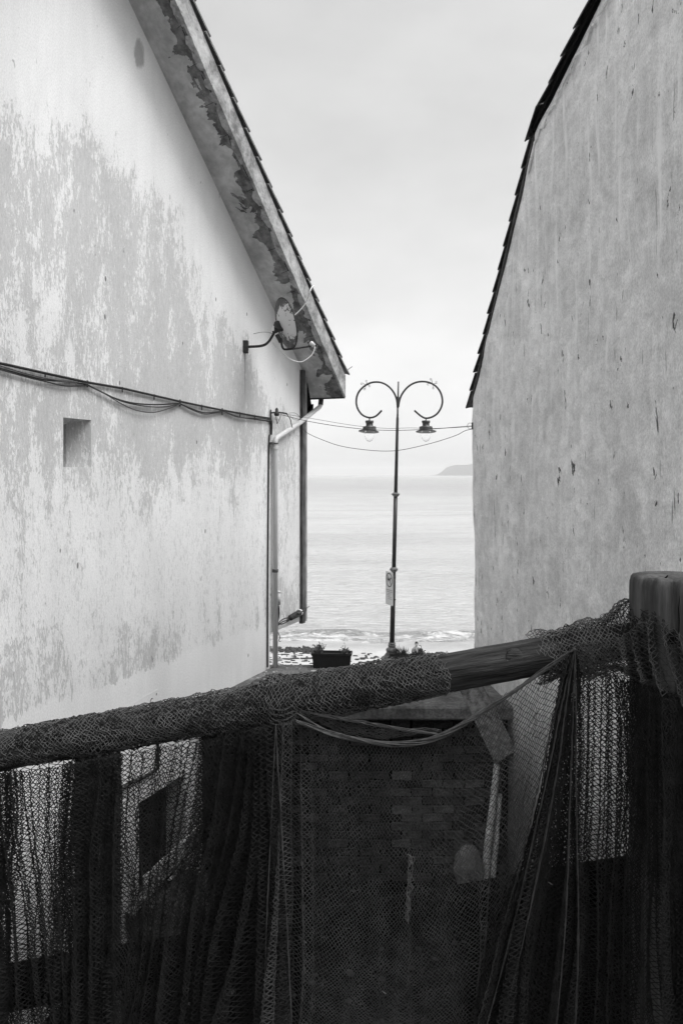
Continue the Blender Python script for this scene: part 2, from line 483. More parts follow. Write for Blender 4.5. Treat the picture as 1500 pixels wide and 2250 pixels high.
MAT = dict(
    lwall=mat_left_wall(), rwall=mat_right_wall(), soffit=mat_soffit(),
    fascia=simple('mottled_verge_render', 0.34, 0.55, 3.5, 0.95, 0.1, (1, 1, 1), 0.6, 0.02),
    tile=simple('old_clay_tile', 0.17, 0.45, 6, 0.9, 0.15, bump=0.5, dist=0.01),
    rtile=simple('dark_clay_tile', 0.07, 0.45, 6, 0.9, 0.15, bump=0.5, dist=0.01),
    dark=simple('dark_timber_unlit_void', 0.005, 0.5, 8, 0.9, 0.03),  # near-black, for timber and for unlit space inside the openings
    trim=mat_wood('weathered_dark_board', 0.075, (14, 14, 0.8), 0.6),
    trim2=mat_wood('weathered_grey_board', 0.20, (14, 14, 0.8), 0.4),
    pvc=simple('white_plastic_pipe', 0.56, 0.10, 2.5, 0.45, 0.4, (1, 1, 0.3), 0.05),
    clamp=simple('rusty_pipe_clamp', 0.08, 0.5, 20, 0.8),
    cable=simple('black_cable_sheath', 0.022, 0.3, 20, 0.6, 0.3, bump=0),
    cable2=simple('thin_grey_cable', 0.06, 0.4, 20, 0.6, 0.3, bump=0),
    wcable=simple('white_coax', 0.70, 0.10, 10, 0.5, 0.3, bump=0),
    iron=simple('rusted_black_iron', 0.028, 0.5, 25, 0.7, 0.4),
    ceramic=simple('glazed_insulator', 0.62, 0.15, 12, 0.3, 0.5, bump=0),
    dish=mat_dish(),
    lamp=simple('painted_lamp_iron', 0.055, 0.35, 14, 0.42, 0.5, (1, 1, 0.4), 0.15, 0.002),
    lampl=simple('worn_lamp_iron', 0.16, 0.35, 14, 0.5, 0.5),
    sign=simple('white_sign_enamel', 0.78, 0.04, 4, 0.35, 0.4, bump=0),
    signink=simple('grey_sign_ink', 0.12, 0.15, 30, 0.5, 0.3, bump=0),
    signtext=simple('pale_sign_print', 0.38, 0.2, 40, 0.5, 0.3, bump=0),
    planter=simple('black_plastic_trough', 0.013, 0.3, 10, 0.5, 0.4, bump=0.1),
    soil=simple('potting_soil', 0.03, 0.5, 30, 0.95, 0.1, bump=0.8, dist=0.02),
    leaf=simple('grey_green_leaf', 0.15, 0.5, 30, 0.7, 0.25, bump=0),
    leaf2=simple('dry_grass_blade', 0.07, 0.6, 30, 0.8, 0.2, bump=0),
    terrace=mat_paving(),
    brick=mat_brick(), brick2=mat_brick('lime_streaked_stone_block', 3.2),
    mortar=simple('black_damp_mortar', 0.003, 0.5, 14, 0.95, 0.02, bump=0.7, dist=0.02),
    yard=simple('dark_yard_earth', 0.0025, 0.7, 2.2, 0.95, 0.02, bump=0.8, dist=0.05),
    ground=simple('trodden_ground', 0.12, 0.4, 3, 0.95, 0.1, bump=0.6, dist=0.03),
    sand=mat_sand(), sea=mat_sea(),
    weed=simple('dark_seaweed', 0.06, 0.6, 9, 0.8, 0.3, bump=0.5, dist=0.03),
    hill=simple('far_headland_scrub', 0.07, 0.35, 0.02, 0.95, 0.05, bump=0),
    rail=mat_wood('weathered_log', 0.024, (5.0, 75, 75), 0.95, 0.75, 1.0),
    damp_shade=mat_wood('shaded_log', 0.003, (3.0, 34, 34), 0.75, 0.9, 1.0, 0.02),  # same log wood with shade painted in, so the low rail reads dark
    chip=simple('grey_bark_flake', 0.10, 0.5, 40, 0.9, 0.1, bump=0),
    post=mat_wood('weathered_post', 0.058, (26, 26, 2.2), 0.55, 0.8, 0.8),
    crack=simple('black_split_in_wood', 0.006, 0.2, 20, 0.95, 0.0, bump=0),
    net=simple('tarred_net_twine', 0.018, 0.4, 30, 0.9, 0.06, bump=0),
    net2=simple('paler_net_twine', 0.047, 0.4, 30, 0.9, 0.06, bump=0),  # paler than the hanging twine, so these strands stand out
    net4=simple('lit_rail_net_twine', 0.085, 0.4, 30, 0.9, 0.06, bump=0),  # lighter copy of the twine: light on the rail painted into its colour
    rope=simple('pale_bundled_twine', 0.062, 0.35, 60, 0.85, 0.15, bump=0),
    fray=simple('bleached_twine', 0.08, 0.25, 60, 0.85, 0.15, bump=0),
    plank=simple('lichened_plank', 0.24, 0.7, 12, 0.9, 0.15, bump=0.8, dist=0.01),
    pole=mat_wood('pale_stripped_pole', 0.66, (30, 30, 3), 0.35),
    stone=simple('pale_boulder', 0.035, 0.5, 6, 0.95, 0.1, bump=0.9, dist=0.03),
    stone2=simple('bleached_boulder', 0.26, 0.5, 6, 0.95, 0.1, bump=0.9, dist=0.03),
    litter=simple('bleached_leaf_scrap', 0.40, 0.4, 8, 0.9, 0.1, bump=0),
    skin=simple('skin', 0.42, 0.08, 20, 0.6, 0.3, bump=0),
    hair=simple('dark_hair', 0.025, 0.3, 60, 0.6, 0.3, bump=0),
    jacket=simple('light_jacket_cloth', 0.24, 0.15, 20, 0.9, 0.1),
    shirt=simple('white_shirt_cloth', 0.75, 0.05, 20, 0.9, 0.1, bump=0),
    trousers=simple('dark_trouser_cloth', 0.06, 0.2, 20, 0.9, 0.1),
    bag=simple('black_bag_cloth', 0.02, 0.4, 20, 0.7, 0.2),
    paint_w=simple('white_paint_stroke', 0.84, 0.03, 20, 0.9, 0.1, bump=0),
    paint_k=simple('black_paint_stroke', 0.03, 0.2, 20, 0.9, 0.1, bump=0),
)
mg = M('lamp_globe_plastic', 0.08, 0.5)
mg.grey(0.97)
mg.b.inputs['Transmission Weight'].default_value = 1.0
mg.b.inputs['IOR'].default_value = 1.14
mg.b.inputs['Roughness'].default_value = 0.05
MAT['globe'] = mg.m

# ================================================================ the setting
SEA_Z = -7.4
def sand_z(y): return SEA_Z + (42.6 - y) * 0.03

# sea: one sheet to the horizon, rows closer together near the shore
ny, nx_ = 430, 241
yy = 40.5 * (15500 / 40.5) ** (np.linspace(0, 1, ny) ** 1.25)
cc = np.linspace(-1, 1, nx_); cc = np.sign(cc) * np.abs(cc) ** 1.6
X = cc[None, :] * (45 + yy[:, None] * 0.9); Y = np.repeat(yy[:, None], nx_, 1)
fade = np.clip(1 - (Y - 60) / 160, 0, 1)
sh = np.clip((Y - 41.0) / 6, 0, 1)
wob = vnoise(X * 0.12, Y * 0 + 3, 5) * 1.1
Z = (0.09 * vnoise(X * 0.30, Y * 1.1, 1) + 0.06 * vnoise(X * 0.14 + 9, Y * 0.5, 2) + 0.03 * vnoise(X * 0.9, Y * 2.6, 3)) * fade * (0.25 + 0.75 * sh)
Z += 0.22 * np.exp(-((Y - 44.4 - wob) / 0.45) ** 2) * (0.6 + 0.4 * vnoise(X * 0.5, Y * 0, 8))
Z += 0.10 * np.exp(-((Y - 47.8 - wob * 0.6) / 0.7) ** 2)
Z += 0.04 * np.exp(-((Y - 42.6 - wob) / 0.4) ** 2)
me = bpy.data.meshes.new('sea')
idx = np.arange(ny * nx_).reshape(ny, nx_)
fq = np.stack([idx[:-1, :-1], idx[:-1, 1:], idx[1:, 1:], idx[1:, :-1]], -1).reshape(-1, 4)
me.from_pydata(np.stack([X, Y, Z], -1).reshape(-1, 3).tolist(), [], fq.tolist())
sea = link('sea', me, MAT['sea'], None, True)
sea.location = (0, 0, SEA_Z)
tag(sea, kind='structure')

# beach
nx2, ny2 = 90, 100
xs = np.linspace(-45, 60, nx2); ys = np.linspace(15.5, 62, ny2)
XX, YY = np.meshgrid(xs, ys)
ZZ = sand_z(YY) + 0.05 * vnoise(XX * 0.5, YY * 0.7, 11) + 0.025 * vnoise(XX * 1.7, YY * 1.9, 12)
me = bpy.data.meshes.new('beach')
idx = np.arange(nx2 * ny2).reshape(ny2, nx2)
fq = np.stack([idx[:-1, :-1], idx[:-1, 1:], idx[1:, 1:], idx[1:, :-1]], -1).reshape(-1, 4)
me.from_pydata(np.stack([XX, YY, ZZ], -1).reshape(-1, 3).tolist(), [], fq.tolist())
tag(link('beach', me, MAT['sand'], None, True), kind='structure')

# seaweed left on the sand: flat ragged clumps, nobody could count them
g = G()
def weed(x, y, rx, ry, h):
    n = 9
    pts = []
    for k in range(n):
        a = 2 * math.pi * k / n
        q = random.uniform(0.55, 1.25)
        pts.append((x + rx * q * math.cos(a), y + ry * q * math.sin(a)))
    z = sand_z(y) + 0.02
    vs = [(p[0], p[1], z - 0.05) for p in pts] + [(x + (p[0] - x) * 0.6, y + (p[1] - y) * 0.6, z + h * random.uniform(0.5, 1.2)) for p in pts] + [(x, y, z + h)]
    fs = [(k, (k + 1) % n, n + (k + 1) % n, n + k) for k in range(n)] + [(n + k, n + (k + 1) % n, 2 * n) for k in range(n)]
    g.add(vs, fs)
for k in range(300):                      # the thick wrack line
    u = random.uniform(560, 705)
    p = px(u, 1425 + random.gauss(0, 2.5), 40.5)
    weed(p.x, 40.3 + random.gauss(0, 0.35), random.uniform(0.06, 0.24), random.uniform(0.05, 0.13), random.uniform(0.02, 0.10))
for k in range(460):
    u = random.uniform(560, 960); Yk = random.uniform(33, 39.6)
    if u > 790 or u < 700 or random.random() < 0.4:
        p = px(u, 1440, Yk)
        s = random.choice((0.04, 0.05, 0.07, 0.09, 0.15))
        weed(p.x, Yk, s * random.uniform(0.8, 2.4), s * random.uniform(0.4, 0.9), random.uniform(0.01, 0.04))
for k in range(200):
    weed(random.uniform(-30, 40), random.uniform(20, 40), random.uniform(0.1, 0.4), random.uniform(0.06, 0.2), 0.05)
tag(g.build('seaweed', MAT['weed']), 'dark seaweed washed up along the pale sand', 'seaweed', kind='stuff')

# terrace between the houses, its retaining wall and the low yard
TZ = -2.06
g = G()
g.prism([(-6.0, 12.55), (6.0, 12.55), (6.0, 16.1), (0.80, 16.1), (0.80, 15.36), (-6.0, 15.36)],
        lambda a, b, d: (a, b, d), TZ - 0.22, TZ)
tag(g.build('terrace', MAT['terrace'], bevel=0.03), kind='structure')
g = G(); g.box((-6, 15.1, -7.6), (6, 15.34, TZ - 0.221)); g.box((0.9, 15.345, -7.6), (6, 16.0, TZ - 0.221))
tag(g.build('sea_wall', MAT['mortar']), 'dark sea wall under the terrace edge facing the beach', 'wall')
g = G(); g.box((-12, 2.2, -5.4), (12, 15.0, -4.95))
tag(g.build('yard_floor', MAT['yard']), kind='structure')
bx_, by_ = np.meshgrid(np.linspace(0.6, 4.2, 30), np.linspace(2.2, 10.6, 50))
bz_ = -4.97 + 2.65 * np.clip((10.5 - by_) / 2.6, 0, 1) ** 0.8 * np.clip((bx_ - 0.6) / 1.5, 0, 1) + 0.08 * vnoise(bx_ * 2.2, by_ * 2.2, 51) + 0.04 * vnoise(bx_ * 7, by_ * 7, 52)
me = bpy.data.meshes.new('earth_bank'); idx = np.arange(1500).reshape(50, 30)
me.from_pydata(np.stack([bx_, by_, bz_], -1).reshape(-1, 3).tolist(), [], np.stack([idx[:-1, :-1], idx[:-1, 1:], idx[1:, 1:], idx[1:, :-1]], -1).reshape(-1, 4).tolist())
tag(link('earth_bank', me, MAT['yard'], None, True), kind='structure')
g = G(); g.box((-60, -60, -6.5), (60, 2.2, -0.02))
tag(g.build('ground', MAT['ground']), kind='structure')

rw = empty('retaining_wall', (0, 12.8, -4.95))
tag(rw, 'dark sooty stone block wall under the terrace, behind the net', 'wall')
g = G(); g.box((-4.2, 0.03, -0.1), (4.2, 0.5, 2.665)); g.build('mortar_backing', MAT['mortar'], rw)
bw_, bh_ = 0.335, 0.134
brick_meshes, pale_meshes = [], []
for k in range(8):
    g = G()
    a, b = bw_ / 2 - 0.008, bh_ / 2 - 0.007
    j = lambda s: random.uniform(-s, s)
    vs = []
    for yv in (0.10, -0.02):
        for sx, sz in ((-1, -1), (1, -1), (1, 1), (-1, 1)):
            vs.append((sx * a + j(0.012), yv + (j(0.012) if yv < 0 else 0), sz * b + j(0.008)))
    g.add(vs, [(0, 1, 2, 3), (7, 6, 5, 4), (0, 4, 5, 1), (1, 5, 6, 2), (2, 6, 7, 3), (3, 7, 4, 0)])
    meb = g.mesh('brick', 0.008); meb.materials.append(MAT['brick'])
    brick_meshes.append(meb)
    mep = meb.copy(); mep.materials.clear(); mep.materials.append(MAT['brick2']); pale_meshes.append(mep)
for r in range(19):
    for c in range(-7, 9):
        xb = (c + (0.5 if r % 2 else 0.0)) * bw_ - 0.05 + random.uniform(-0.015, 0.015)
        if xb < -2.15 or xb > 2.55: continue
        zb_ = -4.88 + r * (bh_ + 0.003)
        limed = 0.9 < xb < 2.3 and -4.7 < zb_ < -3.0 and random.random() < 1.0 - 0.55 * max(abs(xb - 1.55) / 0.75, abs(zb_ + 3.85) / 0.85) ** 2
        o = link('brick', (pale_meshes if limed else brick_meshes)[random.randrange(8)], None, rw)
        o.location = (xb, random.uniform(-0.022, 0.018), 0.07 + r * (bh_ + 0.003))
        o.rotation_euler = (0, random.uniform(-0.015, 0.015), random.uniform(-0.02, 0.02))
        o.scale = (random.uniform(0.94, 1.0), 1, random.uniform(0.94, 1.0))

# headland across the bay
D = 9000.0
hx = [945, 962, 968, 974, 982, 992, 1004, 1018, 1030, 1040, 1060, 1100, 1160, 1240]
hv = [1046, 1042, 1038, 1033, 1027, 1023, 1021.5, 1021.5, 1021, 1018, 1017, 1012, 1008, 1015]
g = G()
prof = []
for u, v in zip(hx, hv):
    p = px(u, v, D); prof.append((p.x, p.z))
rows = []
for k, (yo, hs) in enumerate(((-300, 0.0), (-130, 0.75), (0, 1.0), (350, 0.9), (900, 0.0))):
    row = []
    for i, (x, z) in enumerate(prof):
        zz = SEA_Z - 2 + (z - SEA_Z + 2) * hs * (1 if k != 1 else random.uniform(0.9, 1.05))
        row.append((x + yo * 0.25 + random.uniform(-9, 9), D + yo, zz))
    rows.append(row)
n = len(prof)
g.add(sum(rows, []), [(k * n + i, k * n + i + 1, (k + 1) * n + i + 1, (k + 1) * n + i) for k in range(4) for i in range(n - 1)])
tag(g.build('headland', MAT['hill']), kind='structure')

# ================================================================ left house
PL = (-1.371, 15.0)
ANG = math.atan2(0.9285, 0.3714)
house = empty('house', (PL[0], PL[1], 0), ANG)
tag(house, 'pale gabled house with peeling limewash and flaking eaves on the left', 'house')
ELL = Vector((0.3714, 0.9285, 0)); ENL = Vector((0.9285, -0.3714, 0))
def LW(s, o, z):            # house axes -> world
    return Vector((PL[0], PL[1], 0)) + ELL * s + ENL * o + Vector((0, 0, z))
def wallS(u):               # distance along the wall seen at photo column u
    return (7.371 / (0.4 - (u - 750) / F) - 15) / 0.9285
def wallZ(u, v):
    Yw = 7.371 / (0.4 - (u - 750) / F)
    return EYE - (v - 1043) / F * Yw
def on_wall(u, v, o=0.03):  # house axes point on the wall under a photo pixel
    return Vector((wallS(u), -o, wallZ(u, v)))

SLOPE = 0.7676
RIDGE = -5.5
EAVE = 2.19
def zj(s):                  # soffit height
    return 3.74 - SLOPE * (s - 1.54) if s > RIDGE else 3.74 - SLOPE * (RIDGE - 1.54) - SLOPE * (RIDGE - s)
OV = 0.68
# gable wall with its two openings cut right through the thickness
g = G()
out = [(-12.5, -5.3), (0.05, -5.3), (0.05, -1.40), (1.54, -1.40), (1.54, zj(1.54)), (RIDGE, zj(RIDGE)), (-12.5, zj(-12.5))]
g.prism(out, lambda a, b, d: (a, d, b), 0.0, 0.55)
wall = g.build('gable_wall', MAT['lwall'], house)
def cutter(s0, s1, z0, z1):
    c = G(); c.box((s0, -0.3, z0), (s1, 1.2, z1))
    o = c.build('cut', None); o.parent = house
    md = wall.modifiers.new('cut', 'BOOLEAN'); md.operation = 'DIFFERENCE'; md.object = o; md.solver = 'EXACT'
    return o
NS0, NS1 = wallS(139), wallS(200); NZ0, NZ1 = wallZ(139, 1026), wallZ(139, 917)
WS0, WS1 = wallS(305), wallS(408); WZ0, WZ1 = wallZ(305, 2010), wallZ(305, 1765)
def splay(s0, s1, z0, z1, si, zi, d):
    c = G()
    k = 0.02 / d; so_, zo_ = s1 + (s1 - si) * k, z1 + (z1 - zi) * k      # start just outside the wall face
    c.add([(s0, -0.02, z0), (so_, -0.02, z0), (so_, -0.02, zo_), (s0, -0.02, zo_), (s0, d, z0), (si, d, z0), (si, d, zi), (s0, d, zi)],
          [(0, 1, 2, 3), (4, 7, 6, 5), (0, 4, 5, 1), (1, 5, 6, 2), (2, 6, 7, 3), (3, 7, 4, 0)])
    o = c.build('cut', None); o.parent = house
    md = wall.modifiers.new('cut', 'BOOLEAN'); md.operation = 'DIFFERENCE'; md.object = o; md.solver = 'EXACT'
    return o
cuts = [splay(NS0, NS1, NZ0, NZ1, NS1 - 0.14, NZ1 - 0.05, 0.28), cutter(NS0 + 0.002, NS1 - 0.142, NZ0 + 0.002, NZ1 - 0.052), cutter(WS0, WS1, WZ0, WZ1)]
bpy.context.view_layer.update()
dg = bpy.context.evaluated_depsgraph_get()
nm = bpy.data.meshes.new_from_object(wall.evaluated_get(dg))
wall.modifiers.clear(); wall.data = nm
if not nm.materials: nm.materials.append(MAT['lwall'])
for o in cuts: bpy.data.objects.remove(o)
# black block for the unlit room behind the openings and the rest of the house body
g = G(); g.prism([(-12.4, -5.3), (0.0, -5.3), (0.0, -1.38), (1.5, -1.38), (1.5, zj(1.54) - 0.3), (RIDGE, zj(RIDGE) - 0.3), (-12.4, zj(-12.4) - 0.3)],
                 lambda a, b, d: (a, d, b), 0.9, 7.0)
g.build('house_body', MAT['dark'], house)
for a_, b_ in (((-12.45, 0.551, -5.3), (-12.2, 0.9, 3.0)), ((-0.2, 0.551, -5.3), (0.045, 0.9, -1.4)), ((1.3, 0.551, -1.395), (1.535, 0.9, 3.4))):
    G().box(a_, b_).build('wall_return', MAT['lwall'], house)
g = G(); g.box((0.06, 0.45, -1.42), (1.53, 7.0, -1.401)); g.build('jetty_floor', MAT['dark'], house)
# black sheets standing in for the unlit inside of both openings
g = G(); g.box((NS0 - 0.01, 0.33, NZ0 - 0.01), (NS1 + 0.01, 0.36, NZ1 + 0.01)); g.build('niche_dark_sheet', MAT['dark'], house)
g = G(); g.box((WS0 - 0.01, 0.36, WZ0 - 0.01), (WS1 + 0.01, 0.40, WZ1 + 0.01)); g.build('window_dark_sheet', MAT['dark'], house)
# roof: soffit slab with thick rendered verge
FH = 0.45
def slab(name, s_list, dz0, dz1, o0, o1, mat, bevel=0.0):
    g = G()
    poly = [(s, zj(s) + dz0) for s in s_list] + [(s, zj(s) + dz1) for s in reversed(s_list)]
    g.prism(poly, lambda a, b, d: (a, d, b), -o1, -o0)
    return g.build(name, mat, house, bevel=bevel)
S3 = [EAVE, RIDGE, -13.2]
slab('soffit', S3, 0.0, 0.06, -8.0, OV - 0.03, MAT['soffit'])
slab('verge_board', S3, -0.012, FH, OV - 0.029, OV + 0.015, MAT['fascia'], 0.004)
slab('roof_deck', S3, 0.062, FH - 0.01, -8.0, OV - 0.031, MAT['dark'])
# eave edge board and dark eave timber beyond the corner
g = G(); g.prism([(EAVE + 0.002, zj(EAVE) - 0.03), (EAVE + 0.03, zj(EAVE) - 0.03), (EAVE + 0.03, zj(EAVE) + FH - 0.05), (EAVE + 0.002, zj(EAVE) + FH - 0.05)],
                 lambda a, b, d: (a, d, b), -OV + 0.01, 7.5); g.build('eave_board', MAT['trim'], house)
# ragged lath / mortar edge along the soffit's outer line
g = G()
s = -5.0
while s < 1.2:
    L_ = random.uniform(0.12, 0.5)
    if random.random() < 0.62:
        k = 7
        top, bot = [], []
        for i in range(k):
            t = i / (k - 1); ss = s + L_ * t
            w_ = 0.03 + 0.05 * math.sin(math.pi * t) * random.uniform(0.5, 1.3)
            top.append((ss, -(OV - 0.035 - w_), zj(ss) - random.uniform(0.002, 0.02)))
            bot.append((ss, -(OV + 0.018), zj(ss) - random.uniform(0.006, 0.03)))
        vs = top + bot + [(a, b, c + 0.03) for a, b, c in top] + [(a, b, c + 0.06) for a, b, c in bot]
        fs = []
        for i in range(k - 1):
            fs += [(i, i + 1, k + i + 1, k + i), (k + i, k + i + 1, 3 * k + i + 1, 3 * k + i), (i, 2 * k + i, 2 * k + i + 1, i + 1)]
        g.add(vs, fs)
    s += L_ * random.uniform(0.9, 1.4)
tag(g.build('crumbling_edge_mortar', MAT['fascia'], house), kind='stuff')
# cracks across the soffit
g = G()
for k in range(16):
    ss = -5.2 + k * 0.43 + random.uniform(-0.1, 0.1)
    o0 = OV - 0.05; o1 = o0 - random.uniform(0.06, 0.26)
    pts = []
    for i in range(5):
        t = i / 4
        sq = ss + t * 0.03
        pts.append((sq, -(o0 + (o1 - o0) * t), zj(sq) - 0.002))
    g.tube(pts, 0.0035, 4)
for k in range(40):
    ss = -5.2 + k * 0.17
    if random.random() < 0.7:
        oo = OV - 0.07 + random.uniform(-0.02, 0.02)
        g.tube([(ss, -oo, zj(ss) - 0.002), (ss + 0.16, -oo + random.uniform(-0.02, 0.02), zj(ss + 0.16) - 0.002)], 0.005, 4)
tag(g.build('soffit_crack', MAT['crack'], house), kind='stuff')
# tiles along the verge, each one a piece
TILE_S = 0.40
tang = math.atan(SLOPE)
def tile_mesh(name, length, width, th, curve, mat):
    g = G(); n = 6
    vs = []
    for x in (0, length):
        lift = th * 1.5 if x > 0 else 0.0
        for layer in (0, 1):
            for k in range(n + 1):
                y = -width / 2 + width * k / n
                z = curve * math.cos(math.pi * (k / n - 0.5)) + lift + (th if layer else 0)
                vs.append((x, y, z))
    m_ = n + 1
    fs = []
    for k in range(n):
        fs += [(k, k + 1, 2 * m_ + k + 1, 2 * m_ + k), (m_ + k, 3 * m_ + k, 3 * m_ + k + 1, m_ + k + 1),
               (k, m_ + k, m_ + k + 1, k + 1), (2 * m_ + k, 2 * m_ + k + 1, 3 * m_ + k + 1, 3 * m_ + k)]
    fs += [(0, 2 * m_, 3 * m_, m_), (n, m_ + n, 3 * m_ + n, 2 * m_ + n)]
    g.add(vs, fs)
    me = g.mesh(name); me.materials.append(mat); return me
tl = tile_mesh('roof_tile', 0.62, 0.34, 0.035, 0.055, MAT['tile'])
ntile = int((EAVE + 0.05 - RIDGE) / TILE_S)
for col in range(2):
    for k in range(ntile + 1):
        s0 = EAVE + 0.06 - k * TILE_S
        st = s0 - 0.62 * math.cos(tang)
        if st < RIDGE - 0.15: continue
        o = link('roof_tile', tl, None, house)
        o.location = (st, -(OV - 0.11) + col * 0.33, zj(st) + FH + 0.005 + random.uniform(-0.006, 0.006))
        o.rotation_euler = (0, tang - 0.03 + random.uniform(-0.01, 0.01), random.uniform(-0.012, 0.012))
g = G()
for k in range(ntile + 1):                       # the courses behind
    s1 = EAVE + 0.06 - k * TILE_S; s0 = s1 - TILE_S
    if s0 < RIDGE - 0.3: continue
    g.prism([(s0, zj(s0) + FH + 0.01), (s1, zj(s1) + FH + 0.03), (s1, zj(s1) + FH + 0.07), (s0, zj(s0) + FH + 0.05)], lambda a, b, d: (a, d, b), 0.0, 7.8)
g.prism([(RIDGE - 0.1, zj(RIDGE) + FH - 0.05), (RIDGE, zj(RIDGE) + FH + 0.06), (-13.3, zj(-13.3) + FH + 0.06), (-13.3, zj(-13.3) + FH)], lambda a, b, d: (a, d, b), -OV - 0.03, 7.8)
g.build('roof_covering', MAT['tile'], house)
g = G(); p0 = (EAVE - 0.02, -(OV + 0.05), zj(EAVE) + FH + 0.10)     # wire tail at the last tile
g.tube(spline([p0, (EAVE + 0.03, -(OV + 0.09), p0[2] + 0.05), (EAVE + 0.06, -(OV + 0.14), p0[2] + 0.09)], 4), 0.007, 5); g.build('tile_wire', MAT['iron'], house)
# corner boards of the jettied storey
zt = zj(1.5) + 0.0
g = G(); g.box((1.40, -0.06, wallZ(655, 1372)), (1.54, 0.02, zt - 0.02)); g.build('corner_board', MAT['trim'], house, bevel=0.006)
g = G(); g.box((1.545, -0.055, wallZ(658, 1368)), (1.64, 0.06, zt - 0.15)); g.build('corner_board', MAT['trim2'], house, bevel=0.006)
g = G()                                                                 # dark bracket under the eave
g.prism([(1.545, 1.05), (1.545, 3.62), (1.75, 3.50), (2.02, 2.9), (2.10, zj(EAVE) - 0.06), (1.9, 2.95), (1.66, 2.9)][:4] + [(2.05, 3.1), (1.85, 3.05), (1.66, 2.95)],
        lambda a, b, d: (a, d, b), -0.02, 0.25)
g.build('eave_bracket', MAT['dark'], house)
# drainpipe
g = G()
zb = TZ - 0.0
elbow = on_wall(597, 972, 0.075)
topj = Vector((wallS(694) + 0.0, -0.10, wallZ(694, 893)))
tp2 = Vector((topj.x + 0.03, -0.11, zj(EAVE) + 0.02))
pipe_pts = [Vector((elbow.x, -0.075, TZ - 0.02)), Vector((elbow.x, -0.075, elbow.z - 0.02)), elbow + Vector((0.03, 0, 0.07))]
diag = [elbow + Vector((0.02, 0, 0.06)), elbow.lerp(topj, 0.5), topj - (topj - elbow).normalized() * 0.05, topj + Vector((0.015, 0, 0.03)), tp2]
dp = G().tube([pipe_pts[0], pipe_pts[1], elbow + Vector((0.0, 0, 0.02))] + [elbow + Vector((0.05, 0, 0.085))] + diag[1:], 0.048, 14).build('drainpipe', MAT['pvc'], house, True)
for vv, r_ in ((985, 0.054), (1255, 0.054)):
    zc = wallZ(592, vv)
    G().lathe([(r_, -0.03), (r_ + 0.004, -0.02), (r_ + 0.004, 0.02), (r_, 0.03)], (elbow.x, -0.075, zc), n=14).build('pipe_clamp', MAT['clamp'] if vv > 1000 else MAT['pvc'], dp)
zc = wallZ(592, 974)
gg = G().lathe([(0.056, -0.012), (0.056, 0.012)], (elbow.x, -0.075, zc), n=14); gg.box((elbow.x - 0.13, -0.08, zc - 0.02), (elbow.x - 0.05, -0.0, zc + 0.02))
gg.build('pipe_clamp', MAT['clamp'], dp)
jt = (tp2 + topj) / 2
G().tube([topj + Vector((0.015, 0, 0.03)), tp2 + Vector((0.002, 0, -0.004))], 0.054, 14).build('pipe_spigot', MAT['iron'], dp)
# painted strokes on the wall foot: a pale slash and the tops of black letters
def stroke(pts, w, name, mat, parent):
    """a flat brush stroke lying 3 mm proud of the wall"""
    P = [on_wall(u, v, 0.003) for u, v in pts]
    g = G(); vs = []
    for i, p in enumerate(P):
        t = (P[min(i + 1, len(P) - 1)] - P[max(i - 1, 0)]).normalized()
        nrm = Vector((-t.z, 0, t.x))
        vs += [p + nrm * w, p - nrm * w]
    g.add(vs, [(2 * i, 2 * i + 1, 2 * i + 3, 2 * i + 2) for i in range(len(P) - 1)])
    return g.build(name, mat, parent)
sp2 = lambda pts: [(p.x, p.y) for p in spline([(a, b, 0) for a, b in pts], 5)]
stroke([(270, 1560), (300, 1541), (322, 1528), (346, 1514.5)], 0.011, 'paint_stroke', MAT['paint_w'], house)
stroke(sp2([(335, 1535), (332.5, 1536), (330.3, 1540), (330, 1545), (331.5, 1551), (334, 1556), (339, 1557)]), 0.008, 'painted_letter', MAT['paint_k'], house)
stroke(sp2([(338, 1551), (337, 1546.5), (338, 1545), (339.5, 1547), (339, 1552), (337.5, 1551)]), 0.006, 'painted_letter', MAT['paint_k'], house)
stroke(sp2([(342, 1552), (341.8, 1544.5), (343, 1546), (344, 1543), (345.5, 1542.5)]), 0.007, 'painted_letter', MAT['paint_k'], house)
stroke(sp2([(343.6, 1523), (343.4, 1525), (343.2, 1528)]), 0.009, 'painted_letter', MAT['paint_k'], house)

# ================================================================ right house
QR = (2.486, 15.0)
ANGR = math.atan2(0.9963, -0.0854)
hr = empty('house', (QR[0], QR[1], 0), ANGR)
tag(hr, 'grey rendered gabled house with stained pitted wall and dark tiled verge on the right', 'house')
# local: x along the wall (seaward), +y out into the alley, z up
def zr(s):
    Yv = 15 + 0.9963 * s
    if Yv >= 11.47: return EYE + 4.0 - 0.96 * (Yv - 12.45) - 0.05
    if Yv >= 7.0: return EYE + 4.97 + 0.235 * (11.47 - Yv)
    return EYE + 6.02 - 0.235 * (7.0 - Yv)
nsx = 150; nsz = 130
ss = np.linspace(-13.0, 0.0, nsx)
V = np.zeros((nsz, nsx, 3))
for i, s in enumerate(ss):
    zt_ = zr(s) - 0.03
    zc_ = np.linspace(-5.2, zt_, nsz)
    V[:, i, 0] = s; V[:, i, 2] = zc_
bulge = 0.022 * vnoise(V[:, :, 0] * 0.9, V[:, :, 2] * 0.8, 31) + 0.010 * vnoise(V[:, :, 0] * 3.1, V[:, :, 2] * 2.4, 32) + 0.004 * vnoise(V[:, :, 0] * 9, V[:, :, 2] * 7, 33)
V[:, :, 1] = bulge
V[:, -1, 0] += 0.012 * vnoise(V[:, -1, 2] * 6, V[:, -1, 2] * 0, 34) + 0.006 * vnoise(V[:, -1, 2] * 19, V[:, -1, 2] * 0, 35) - 0.006
me = bpy.data.meshes.new('gable_wall')
verts = V.reshape(-1, 3).tolist()
idx = np.arange(nsz * nsx).reshape(nsz, nsx)
